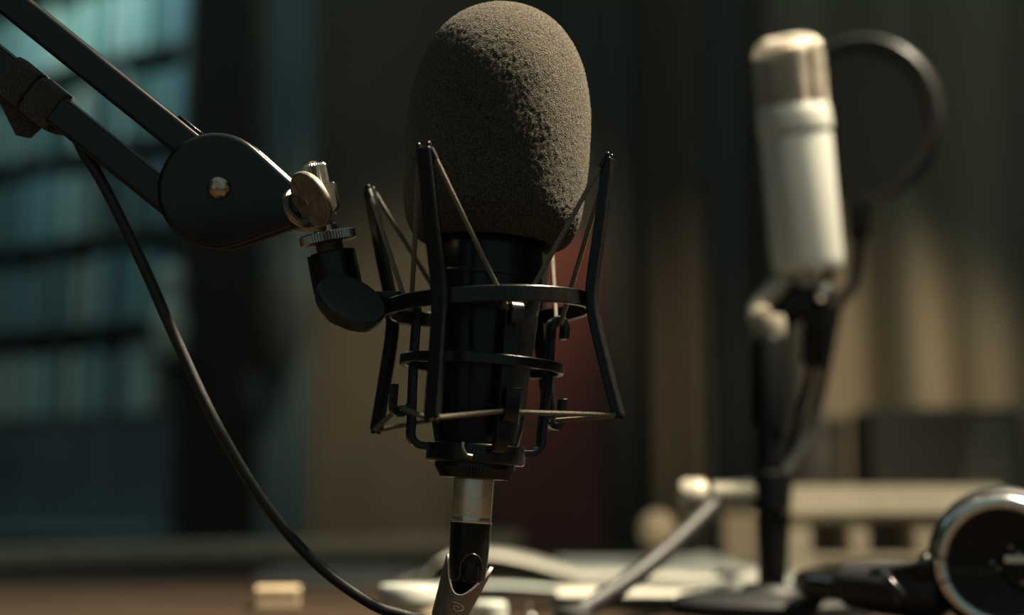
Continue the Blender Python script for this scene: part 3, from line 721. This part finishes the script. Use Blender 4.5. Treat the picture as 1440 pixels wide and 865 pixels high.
    w_ = [C(a, b, -4) for a, b in path[:3]] + [C(a, b, -2) for a, b in path[3:]]
    w_ += [C(603, 876, 0), e]
    # along the tube beyond the straps
    lead = []
    p = Vector((270, -279)) - NRM * 21.5
    for s in (1050, 800, 560, 400, 300):
        q = p - DIRV * s - NRM * 25; lead.append(C(q.x, -q.y, -4))
    lead = [q for q in lead if True]
    q = p - DIRV * 235 - NRM * 27
    pts = spline(lead[:4] + [C(q.x, -q.y, -4)] + w_[2:], 14)
    MB().tube(pts, 2.5 * mm, 16).build('cord', 'grey_cable', t, sharp=80)
cable()

# ================================================================== WHITE MICROPHONE, STAND, POP FILTER
DW = 1.0
def white_mic():
    base = P(1137, 380, DW); top = P(1106, 54, DW); ax = (top - base); H = ax.length; ax.normalize()
    F = frame(base, ax, (1, 0, 0)); k = DW / FPX
    t = thing('white_microphone', base, 'white cylindrical microphone with silver mesh head on a black stand', 'microphone')
    hb = (380 - 190) * k; r = 49.5 * k
    MB().lathe([(0, 0), (r * 0.93, 0), (r * 0.98, 0.003), (r, 0.008), (r, hb - 0.002), (r * 0.985, hb)], 64, F).build('body', 'white_enamel', t, sharp=50)
    MB().lathe([(r * 0.96, hb), (r * 1.03, hb + 0.0015), (r * 1.04, hb + 0.004), (r * 1.03, hb + 0.014), (r * 0.99, hb + 0.019), (r * 0.94, hb + 0.021)], 64, F).build('collar', 'white_enamel', t, sharp=50)
    z0 = hb + 0.021; z1 = H - 0.001; rg = r * 0.955
    g = MB(); wr = 0.00050
    def rz(z):                       # grille radius over height: straight, rounded shoulder
        q = (z - z0) / (z1 - z0); rc = 0.010
        d = z - (z1 - rc)
        return rg if d <= 0 else rg - rc + math.sqrt(max(0, rc * rc - d * d))
    nz = 10
    for i in range(nz + 1):
        z = z0 + (z1 - z0 - 0.0004) * i / nz; r_ = rz(z)
        g.tube([F @ Vector((r_ * math.cos(2 * math.pi * j / 48), r_ * math.sin(2 * math.pi * j / 48), z)) for j in range(48)], wr, 5, closed=True)
    for j in range(30):
        a = 2 * math.pi * j / 30
        g.tube([F @ Vector((rz(z0 + (z1 - z0) * i / 24) * math.cos(a), rz(z0 + (z1 - z0) * i / 24) * math.sin(a), z0 + (z1 - z0) * i / 24)) for i in range(25)], wr, 5)
    for q in range(1, 5):
        r_ = (rg - 0.010) * q / 4.4
        g.tube([F @ Vector((r_ * math.cos(2 * math.pi * j / 32), r_ * math.sin(2 * math.pi * j / 32), z1)) for j in range(32)], wr, 5, closed=True)
    for j in range(12):
        a = math.pi * j / 12; c = (rg - 0.010); d = Vector((math.cos(a) * c, math.sin(a) * c, z1))
        g.tube([F @ d, F @ Vector((-d.x, -d.y, z1))], wr, 5)
    for i in range(nz + 1):                                                # raised crossings of the weave
        z = z0 + (z1 - z0 - 0.0004) * i / nz; r_ = rz(z) + 0.0003
        for j in range(30):
            a = 2 * math.pi * (j + 0.5 * (i % 2)) / 30
            g.lathe([(0, -0.0010), (0.0007, -0.0007), (0.0010, 0), (0.0007, 0.0007), (0, 0.0010)], 8, F @ T((r_ * math.cos(a), r_ * math.sin(a), z)))
    gr = g.build('mesh_grille', 'silver_wire', t, sharp=80); gr['kind'] = 'stuff'
    MB().lathe([(rg * 0.93, z0), (rg * 0.93, z1 - 0.010), (rg * 0.62, z1 - 0.003), (0, z1 - 0.002)], 40, F).build('inner_mesh', 'inner_brass', t)
    for s in (0.35, 0.8):                                                  # bright bands of the head cage
        pass
    MB().strip([(rg + 0.0004, z0), (rg + 0.0006, z1 - 0.010), (rg - 0.003, z1 - 0.003)], 0.0010, 0.0045, F @ Matrix.Rotation(R(-62), 4, 'Z')).build('cage_strap', 'chrome', t)
    MB().lathe([(r * 0.60, -0.012), (r * 0.66, -0.011), (r * 0.66, -0.004), (r * 0.80, 0.0)], 48, F).build('base_ring', 'worn_nickel', t)
white_mic()
def stand():
    foot = onz(1086, 840, DESK_Z + 0.010); D = (foot - C0).dot(CF); k = D / FPX
    t = thing('microphone_stand', (foot.x, foot.y, DESK_Z), 'black desk microphone stand with round base carrying the white microphone', 'microphone stand')
    B = Vector((foot.x, foot.y, DESK_Z))
    def up(py): return aty(1086, py, foot.y).z - DESK_Z
    x = lambda p_, q_: aty(p_, q_, foot.y)
    MB().lathe([(0.066, 0.0002), (0.066, 0.008), (0.062, 0.011), (0.022, 0.014), (0.018, 0.018), (0, 0.018)], 64, T(B)).build('base', 'black_rubber', t, sharp=40)
    MB().lathe([(19.5 * k, 0.014), (19.5 * k, up(600))], 40, T(B)).build('pole', 'black_satin', t)
    ax = (x(1081, 475) - x(1085, 600)).normalized(); F = frame(B + Vector((0, 0, up(605))), (x(1081, 475) - (B + Vector((0, 0, up(605))))), (1, 0, 0))
    L_ = (x(1081, 475) - F.translation).length
    MB().lathe([(25.5 * k, 0), (26.5 * k, 0.004), (26.5 * k, L_ - 0.002), (24 * k, L_)], 40, F).build('clutch_sleeve', 'black_satin', t)
    MB().lathe([(22 * k, L_), (23.5 * k, L_ + 0.002), (23.5 * k, L_ + 0.012), (21 * k, L_ + 0.015), (0, L_ + 0.016)], 40, F).build('collar', 'beige_dark', t)
    MB().lathe([(20 * k, 0), (27 * k, 0.002), (27 * k, 0.026), (20 * k, 0.028)], 32, T(B + Vector((0, 0, up(722))))).build('pole_clamp', 'black_satin', t)
    # clip: pale U-shaped yoke from the collar to the microphone foot
    mb = P(1137, 380, DW)
    y = MB().tube(spline([F @ Vector((-0.004, 0, L_ + 0.012)), P(1068, 436, DW), P(1090, 408, DW), P(1118, 388, DW)], 8), [0.0085 * (1 - 0.25 * i / 24) for i in range(25)], 14)
    y.build('yoke', 'pale_metal', t)
    MB().lathe([(0.0, -0.014), (0.011, -0.014), (0.013, -0.008), (0.013, 0.010), (0.008, 0.014), (0, 0.014)], 24, frame(P(1128, 418, DW), CB, CR)).build('swivel', 'black_satin', t)
    MB().tube([P(1095, 452, DW), P(1112, 436, DW), P(1128, 418, DW), P(1136, 392, DW)], [0.010, 0.011, 0.012, 0.013], 14).build('swivel_neck', 'black_satin', t)
    MB().tube([P(1146, 414, DW - 0.01), P(1160, 413, DW - 0.02)], 0.0035, 12).build('knob_shank', 'nickel', t)
    MB().lathe([(0, -0.004), (0.0062, -0.004), (0.0066, 0), (0.0058, 0.004), (0.003, 0.0055), (0, 0.0058)], 24, frame(P(1160, 412, DW - 0.022), (CB + CR * 0.4).normalized(), CR)).build('tension_knob', 'chrome', t)
    # small side clamp with its own screw
    a, b = x(958, 698), x(1068, 692)
    MB().tube([x(1075, 692), x(1050, 693), x(1002, 696)], [0.0075, 0.0088, 0.0088], 16).build('side_arm', 'pale_metal', t)
    MB().tube([x(1003, 696), x(994, 697)], 0.0050, 14).build('side_arm_neck', 'gunmetal', t)
    MB().lathe([(0.0, 0), (0.0105, 0), (0.012, 0.003), (0.012, 0.013), (0.010, 0.017), (0, 0.017)], 20, frame(x(993, 697), (x(958, 699) - x(993, 697)), CU)).build('side_knob', 'pale_metal', t)
    MB().lathe([(0, -0.006), (0.006, -0.005), (0.0085, 0), (0.006, 0.005), (0, 0.006)], 18, frame(x(1064, 686), CB, CR)).build('side_bolt', 'pale_metal', t)
    # strut from the side clamp down to the desk
    e = onz(806, 866, DESK_Z + 0.006); s0 = x(1012, 702)
    pts = [s0.lerp(e, i / 10) + Vector((0, 0, -0.006 * math.sin(math.pi * i / 10))) for i in range(11)]
    MB().tube(pts, 0.0060, 14).build('strut', 'black_rubber', t)
    MB().lathe([(0.012, 0.0), (0.013, 0.002), (0.011, 0.009), (0.006, 0.012), (0, 0.012)], 24, T((e.x, e.y, DESK_Z + 0.0002))).build('strut_foot', 'black_rubber', t)
stand()
def white_cable():
    B = onz(1086, 840, DESK_Z + 0.01).y
    t = thing('white_microphone_cable', P(1140, 500, DW), 'black connector and thin cable hanging from the white microphone beside its stand', 'cable')
    F0 = P(1150, 425, DW); F1 = P(1142, 520, DW)
    MB().lathe([(0.004, 0), (0.0075, 0.006), (0.0088, 0.030), (0.0095, 0.045), (0.009, 0.052)], 24, frame(F1, F0 - F1, (1, 0, 0))).build('connector', 'black_satin', t)
    pts = spline([F1.lerp(F0, 0.05), P(1137, 545, DW + 0.005), P(1124, 590, DW + 0.01), P(1112, 640, DW + 0.012), P(1108, 690, DW + 0.025), P(1104, 760, DW + 0.035), onz(1098, 822, DESK_Z + 0.008), onz(1060, 812, DESK_Z + 0.006), onz(1010, 806, DESK_Z + 0.02)], 12)
    MB().tube(pts, 0.0030, 12).build('cord', 'matte_black', t, sharp=80)
white_cable()
def pop_filter():
    D = 1.10; c = P(1207, 170, D); k = D / FPX; r = 119 * k
    n = (CB * 0.82 - CR * 0.57).normalized()          # turned to the left
    F = frame(c, n, CR)
    t = thing('pop_filter', P(1200, 330, D), 'round black fabric pop filter behind the white microphone', 'pop filter')
    pr = [(r - 0.008, -0.006), (r - 0.002, -0.007), (r, -0.004), (r, 0.004), (r - 0.002, 0.007), (r - 0.008, 0.006)]
    MB().lathe(pr, 72, F, closed=True).build('hoop', 'dark_hoop', t, sharp=60)
    for z in (-0.004, 0.004):
        MB().lathe([(r - 0.007, z - 0.0004), (r - 0.007, z + 0.0004), (0.0001, z + 0.0012), (0.0001, z + 0.0004)], 64, F).build('mesh_screen', 'pop_fabric', t)
    dn = -(F.to_3x3() @ Vector((0, 1, 0))) if (F.to_3x3() @ Vector((0, 1, 0))).z > 0 else F.to_3x3() @ Vector((0, 1, 0))
    e = c + dn * r
    MB().lathe([(0.007, -0.004), (0.008, 0), (0.008, 0.022), (0.006, 0.026)], 20, frame(e, dn, CR)).build('socket', 'black_satin', t)
    st = onz(1086, 840, DESK_Z + 0.01)
    pts = spline([e + dn * 0.02, e + dn * 0.06 + Vector((-0.004, 0, 0)), P(1178, 430, 1.09), P(1160, 520, 1.08), P(1138, 610, 1.055), aty(1104, 668, st.y + 0.012), aty(1090, 690, st.y + 0.014)], 12)
    MB().tube(pts, [0.0042 + 0.0003 * (i % 2) for i in range(len(pts))], 12).build('gooseneck', 'matte_black', t, sharp=60)
pop_filter()

# ================================================================== HEADPHONES
def headphones():
    D = 0.755; k = D / FPX; c = P(1411, 792, D); r = 0.0352
    n = (CB * 0.90 - CR * 0.34 + CU * 0.10).normalized(); F = frame(c, n, CR)
    t = thing('headphones', (c.x, c.y, DESK_Z), 'black closed-back headphones with a silver ring around the ear cup, lying on the desk', 'headphones')
    MB().lathe([(0, -0.030), (r + 0.001, -0.030), (r + 0.0045, -0.026), (r + 0.005, -0.018), (r + 0.004, -0.009), (r + 0.001, -0.006), (0, -0.006)], 64, F).build('ear_pad', 'black_rubber', t, sharp=60)
    MB().lathe([(0, -0.006), (r, -0.006), (r + 0.0005, -0.002), (r - 0.004, 0.0), (r - 0.010, -0.001), (0, -0.002)], 64, F).build('cup_shell', 'black_satin', t, sharp=50)
    ro, ri = r + 0.001, r - 0.0078
    prof = [(ri, -0.001), (ri + 0.001, 0.0025), (ri + 0.0035, 0.0042), (ro - 0.0015, 0.003), (ro, -0.001)]
    # silver ring in two arcs with a gap at the hinge
    def arc(a0, a1, nm):
        n_ = 60; vs, fs = [], []; m_ = len(prof)
        for i in range(n_ + 1):
            a = R(a0 + (a1 - a0) * i / n_)
            for rr, z in prof: vs.append((rr * math.cos(a), rr * math.sin(a), z))
        for i in range(n_):
            for j in range(m_): j2 = (j + 1) % m_; fs.append((i * m_ + j, i * m_ + j2, i * m_ + m_ + j2, i * m_ + m_ + j))
        fs.append(tuple(range(m_ - 1, -1, -1))); fs.append(tuple(n_ * m_ + j for j in range(m_)))
        MB().add(vs, fs, F).build(nm, 'chrome', t, sharp=60)
    arc(-160, 175, 'trim_ring'); arc(177, 198, 'trim_ring')
    # recessed face details
    MB().lathe([(0, 0.0012), (0.012, 0.001), (0.0135, -0.001)], 40, F @ T((0.012, -0.002, 0))).build('hub', 'black_satin', t)
    MB().box(0.030, 0.005, 0.0035, F @ T((-0.017, -0.005, -0.001))).build('hinge_bar', 'black_gloss', t, bevel=0.0008)
    MB().box(0.022, 0.0042, 0.0022, F @ T((0.0115, 0.0022, 0.0008))).build('badge', 'paper', t, bevel=0.0008)
    for x_, y_ in ((-0.0025, -0.003), (0.004, 0.0085), (0.008, 0.005), (-0.0055, 0.0), (0.0095, -0.010)):
        MB().lathe([(0.0014, 0), (0.0014, 0.0010), (0.0009, 0.0016), (0, 0.0018)], 14, F @ T((x_, y_, 0.0006))).build('screw', 'worn_nickel', t)
    # yoke and padded headband running left and back to the other cup
    MB().tube(spline([F @ Vector((-r - 0.004, -0.004, -0.012)), P(1302, 806, D + 0.02), P(1270, 812, D + 0.03), P(1235, 815, D + 0.04)], 8), 0.0065, 12, flat=1.6).build('yoke', 'black_satin', t)
    def pad(pts, name, r0):
        q = spline(pts, 8); m_ = len(q)
        MB().tube(q, [r0 * (0.72 + 0.28 * math.sin(math.pi * i / (m_ - 1)) ** 0.5) for i in range(m_)], 18, flat=0.8).build(name, 'black_rubber', t, sharp=80)
    pad([P(1192, 822, D + 0.06), P(1240, 826, D + 0.045), P(1290, 832, D + 0.03), P(1330, 836, D + 0.02)], 'headband_pad', 0.019)
    e1 = P(1188, 826, D + 0.06)
    MB().tube(spline([e1, e1 + Vector((-0.01, 0.05, 0.0)), e1 + Vector((0.03, 0.11, 0.0)), e1 + Vector((0.12, 0.13, 0.0)), c + Vector((0.11, 0.05, -0.014))], 8), 0.010, 14, flat=0.8).build('headband', 'black_satin', t, sharp=80)
    F2 = frame(c + Vector((0.115, 0.035, 0.0)), (n * -1 + CR * 0.3).normalized(), CR)
    MB().lathe([(0, -0.028), (r, -0.028), (r + 0.004, -0.018), (r, -0.006), (0, -0.004)], 48, F2).build('ear_cup', 'black_satin', t)
    MB().tube(spline([P(1240, 800, D + 0.02), P(1252, 818, D + 0.005), P(1268, 838, D), P(1262, 846, D + 0.004)], 8), 0.0025, 10).build('cable_stub', 'black_gloss', t)
headphones()

# ================================================================== THINGS ON THE DESK
def organiser():
    y = 1.26; a = aty(1108, 830, y); b = aty(1420, 830, y); zt = aty(1200, 682, y).z
    x0, x1 = a.x, b.x; H = zt - DESK_Z; W = x1 - x0; dp = 0.12
    t = thing('desk_organiser', ((x0 + x1) / 2, y + dp / 2, DESK_Z), 'beige desk organiser with two square openings behind the headphones', 'organiser')
    M = T((x0, y, DESK_Z))
    def bx(nm, ax_, bx_, az, bz, y0=0, y1=dp, m_='beige_plastic', bev=0.002):
        return MB().box(bx_ - ax_, y1 - y0, bz - az, M @ T(((ax_ + bx_) / 2, (y0 + y1) / 2, az))).build(nm, m_, t, bevel=bev)
    px_ = y / FPX
    q0, q1 = 36 * px_, 88 * px_; q2, q3 = 116 * px_, 178 * px_; za, zb = H - 95 * px_, H - 50 * px_
    bx('bottom_panel', 0, W, 0.0003, za); bx('top_panel', 0, W, zb, H - 0.0262)
    bx('divider', 0, q0, za, zb); bx('divider', q1, q2, za, zb); bx('divider', q3, W, za, zb)
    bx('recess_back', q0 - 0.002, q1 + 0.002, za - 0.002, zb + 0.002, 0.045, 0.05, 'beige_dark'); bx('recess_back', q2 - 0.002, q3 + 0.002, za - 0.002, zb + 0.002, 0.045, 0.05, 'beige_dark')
    lip = [(-0.010, -0.026), (-0.010, -0.022), (0.014, -0.003), (0.022, 0.0), (dp + 0.003, 0.0), (dp + 0.003, -0.012), (0.002, -0.026)]
    MB().prism([(a_, b_) for a_, b_ in lip][::-1], W + 0.006, Matrix(((0, 0, 1, x0 - 0.003), (1, 0, 0, y), (0, 1, 0, DESK_Z + H), (0, 0, 0, 1)))).build('top_lip', 'beige_plastic', t, bevel=0.002)
    bx('ledge', 46 * px_, W, za - 0.006, za - 0.001, -0.004, 0.0, bev=0.001)
organiser()
def radio():
    y = 1.72; a = aty(1232, 800, y); b = aty(1452, 800, y); zt = aty(1300, 572, y).z
    W = b.x - a.x; H = zt - DESK_Z
    t = thing('table_radio', ((a.x + b.x) / 2, y + 0.06, DESK_Z), 'dark table radio with brown slatted speaker grille behind the beige organiser', 'radio')
    M = T((a.x, y, DESK_Z))
    MB().box(W, 0.11, H - 0.004, M @ T((W / 2, 0.06, 0.004))).build('case', 'dark_case', t, bevel=0.008)
    for sx in (0.02, W - 0.02):
        MB().lathe([(0.008, 0.0002), (0.009, 0.004), (0.009, 0.006)], 14, M @ T((sx, 0.06, 0))).build('foot', 'black_rubber', t)
    gx0 = W * 0.50; n = 11
    for i in range(n):
        z = 0.02 + (H - 0.045) * i / (n - 1)
        s = 0.03 * (i / (n - 1))
        MB().box(W - gx0 - 0.012 - s, 0.006, 0.010, M @ T(((gx0 + s + W - 0.012) / 2, 0.003, z))).build('grille_slat', 'grille_brown', t, bevel=0.002)
    for dx in (0.030, 0.068):
        MB().lathe([(0.011, 0), (0.011, 0.009), (0.009, 0.011), (0, 0.011)], 30, frame((M @ Vector((dx, 0.006, 0.05))), (0, -1, 0)), knurl=0.0005).build('dial_knob', 'gunmetal', t)
radio()
def canister():
    y = 1.68; c = aty(1150, 800, y); zt = aty(1150, 588, y).z; H = zt - DESK_Z; r = 44 * y / FPX
    t = thing('canister', (c.x, y, DESK_Z), 'tall dark lidded canister behind the white microphone stand', 'canister')
    MB().lathe([(r * 0.94, 0.0003), (r, 0.004), (r, H - 0.024), (r * 0.97, H - 0.022)], 40, T((c.x, y, DESK_Z))).build('body', 'dark_case', t)
    MB().lathe([(r * 0.98, H - 0.022), (r * 1.03, H - 0.021), (r * 1.03, H - 0.006), (r * 0.94, H), (0, H)], 40, T((c.x, y, DESK_Z))).build('lid', 'dark_case', t)
canister()
def small_items():
    # ball-topped wooden pin
    y = 1.42; c = aty(925, 745, y); r = 27 * y / FPX
    t = thing('ball_finial', (c.x, y, DESK_Z), 'pale wooden ball on a dark turned stem behind the papers', 'ornament')
    MB().lathe([(r * math.sin(math.pi * i / 16), -r * math.cos(math.pi * i / 16)) for i in range(17)], 32, T(c)).build('ball', 'walnut_ball', t, sharp=80)
    h = c.z - r - DESK_Z
    MB().lathe([(0.018, 0.0003), (0.018, 0.003), (0.008, 0.007), (0.006, h * 0.6), (0.009, h + 0.003), (0, h + 0.004)], 24, T((c.x, y, DESK_Z))).build('stem', 'dark_wood', t, sharp=50)
    # small beige carton behind the side clamp
    y = 1.50; a = aty(1018, 790, y); b = aty(1064, 790, y); zt = aty(1040, 722, y).z
    t = thing('carton', ((a.x + b.x) / 2, y, DESK_Z), 'small beige carton standing behind the microphone stand clamp', 'carton')
    MB().box(b.x - a.x, 0.03, zt - DESK_Z - 0.012, T(((a.x + b.x) / 2, y, DESK_Z + 0.0003))).build('box', 'kraft', t, bevel=0.0015)
    MB().box(b.x - a.x + 0.002, 0.032, 0.012, T(((a.x + b.x) / 2, y, zt - 0.0119))).build('lid', 'kraft', t, bevel=0.0015)
    # kraft block (small box of cards) at the left
    o = onz(384, 858, DESK_Z)
    M = T((o.x, o.y + 0.018, DESK_Z)) @ Matrix.Rotation(R(8), 4, 'Z')
    t = thing('card_box', (o.x, o.y + 0.018, DESK_Z), 'small tan cardboard box on the desk below the hanging cable', 'box')
    MB().box(0.029, 0.034, 0.0095, M @ T((0, 0, 0.0003))).build('tray', 'kraft', t, bevel=0.001)
    MB().box(0.030, 0.035, 0.005, M @ T((0, 0, 0.0093))).build('lid', 'kraft', t, bevel=0.001)
    # white rounded tub
    o = onz(573, 880, DESK_Z); yy = o.y + 0.02
    M = T((o.x, yy, DESK_Z))
    t = thing('plastic_tub', (o.x, yy, DESK_Z), 'small white plastic tub with rounded lid left of the cable connector', 'tub')
    MB().lathe([(0.0165, 0.0003), (0.0180, 0.003), (0.0185, 0.013)], 40, M).build('cup', 'beige_plastic', t)
    MB().lathe([(0.0186, 0.013), (0.0196, 0.0135), (0.0198, 0.020), (0.018, 0.0225), (0.0, 0.0235)], 40, M).build('lid', 'white_plastic', t, sharp=50)
    # dark notebook under the tub and box, blue-grey cover edge
    p0, p1 = onz(340, 880, DESK_Z), onz(600, 818, DESK_Z)
    o = onz(478, 822, DESK_Z); 
    M = T((o.x, o.y + 0.05, DESK_Z)) @ Matrix.Rotation(R(-4), 4, 'Z')
    t = thing('notebook', (o.x, o.y + 0.05, DESK_Z), 'closed dark slate notebook lying on the desk behind the white tub', 'notebook')
    MB().box(0.13, 0.17, 0.0016, M @ T((0, 0, 0.0003))).build('back_cover', 'dark_cover', t)
    MB().box(0.126, 0.165, 0.008, M @ T((-0.001, 0, 0.0019))).build('page_block', 'page_block', t)
    MB().box(0.13, 0.17, 0.0016, M @ T((0, 0, 0.0099))).build('front_cover', 'dark_cover', t)
    # a spare white cap lying right of the connector
    o = onz(688, 878, DESK_Z); M = T((o.x, o.y + 0.02, DESK_Z))
    t = thing('bottle_cap', (o.x, o.y + 0.02, DESK_Z), 'white ribbed screw cap on the desk right of the connector', 'cap')
    MB().lathe([(0.0105, 0.0003), (0.0108, 0.0008), (0.0108, 0.010), (0.0098, 0.0115)], 60, M, knurl=0.0003).build('skirt', 'white_plastic', t, sharp=25)
    MB().lathe([(0.0098, 0.0115), (0.0085, 0.0122), (0.0, 0.0122)], 40, M).build('top', 'white_plastic', t)
    o = onz(745, 872, DESK_Z); M = T((o.x, o.y + 0.01, DESK_Z))
    t = thing('thumb_tack', (o.x, o.y + 0.01, DESK_Z), 'shiny metal thumb tack lying on the desk by the papers', 'tack')
    MB().lathe([(0.0055, 0.0003), (0.0055, 0.001), (0.004, 0.003), (0.0, 0.0038)], 20, M).build('head', 'chrome', t)
    MB().lathe([(0.0006, 0.003), (0.0006, 0.010), (0, 0.012)], 8, M).build('pin', 'chrome', t)
small_items()
def papers():
    rnd = random.Random(5)
    # stack of loose sheets to the right of the connector
    labels = ['uppermost white sheet of the loose papers on the desk', 'white sheet just under the top of the loose papers', 'cream sheet in the middle of the loose papers', 'cool white sheet in the middle of the loose papers', 'lowest white sheet of the loose papers on the desk']
    ctr = onz(945, 822, DESK_Z)
    for i in range(5):
        a = R((-7, 4, -2, 9, 1)[i]); dx, dy = (0.0, 0.015, -0.02, 0.03, -0.01)[i], (0.0, 0.03, -0.03, 0.05, 0.07)[i]
        z = DESK_Z + 0.0005 + 0.0023 * i
        M = T((ctr.x + dx, ctr.y + dy, z)) @ Matrix.Rotation(a, 4, 'Z')
        hx, hy = 0.080, 0.20
        def fn(u, v, i=i):
            x = (u - 0.5) * 2 * hx; y = (v - 0.5) * 2 * hy
            e = max(0, (u - 0.72)) ** 2 * 0.04 * (i * 0.35) + 0.0006 * math.sin(u * 4) * math.sin(v * 5)
            return (x, y, e + 0.0006 + (0.006 * (v - 0.75) if v > 0.75 and i == 4 else 0))
        o = MB().grid(fn, 18, 24, M, th=0.0005).build('paper_sheet', ['paper', 'paper_cool', 'paper', 'paper_cool', 'paper'][i], sharp=80)
        tag(o, labels[4 - i], 'paper')
    # open magazine whose page arches up
    c = onz(735, 845, DESK_Z); yy = 1.16
    def xa(p_): return aty(p_, 800, yy).x
    t = thing('open_magazine', (xa(740), yy, DESK_Z), 'open magazine on the desk with one page arching up behind the connector', 'magazine')
    xs = [(592, 0.001), (610, 0.020), (640, 0.026), (690, 0.027), (740, 0.022), (800, 0.012), (866, 0.002)]
    sp_ = spline([(xa(p_), z_, 0) for p_, z_ in xs], 6)
    def fn(u, v, dz=0.0, d0=-0.03, d1=0.22):
        q = sp_[min(int(u * (len(sp_) - 1)), len(sp_) - 1)]
        return (q.x, yy + d0 + (d1 - d0) * v, DESK_Z + 0.0022 + q.y * (1 - 0.12 * v) + dz)
    MB().grid(fn, len(sp_) - 1, 16, th=0.0005).build('raised_page', 'paper', t, sharp=80)
    MB().grid(lambda u, v: (lambda p_: (p_[0], p_[1], DESK_Z + 0.0014 + (p_[2] - DESK_Z) * 0.25))(fn(u, v, 0, -0.06, 0.20)), len(sp_) - 1, 12, th=0.0006).build('under_page', 'paper_cool', t, sharp=80)
    MB().box(xa(866) - xa(592), 0.27, 0.0011, T(((xa(866) + xa(592)) / 2, yy + 0.08, DESK_Z + 0.0003))).build('cover', 'book_slate_blue', t)
papers()

for o in COL.objects:
    if '_o' in o: del o['_o']
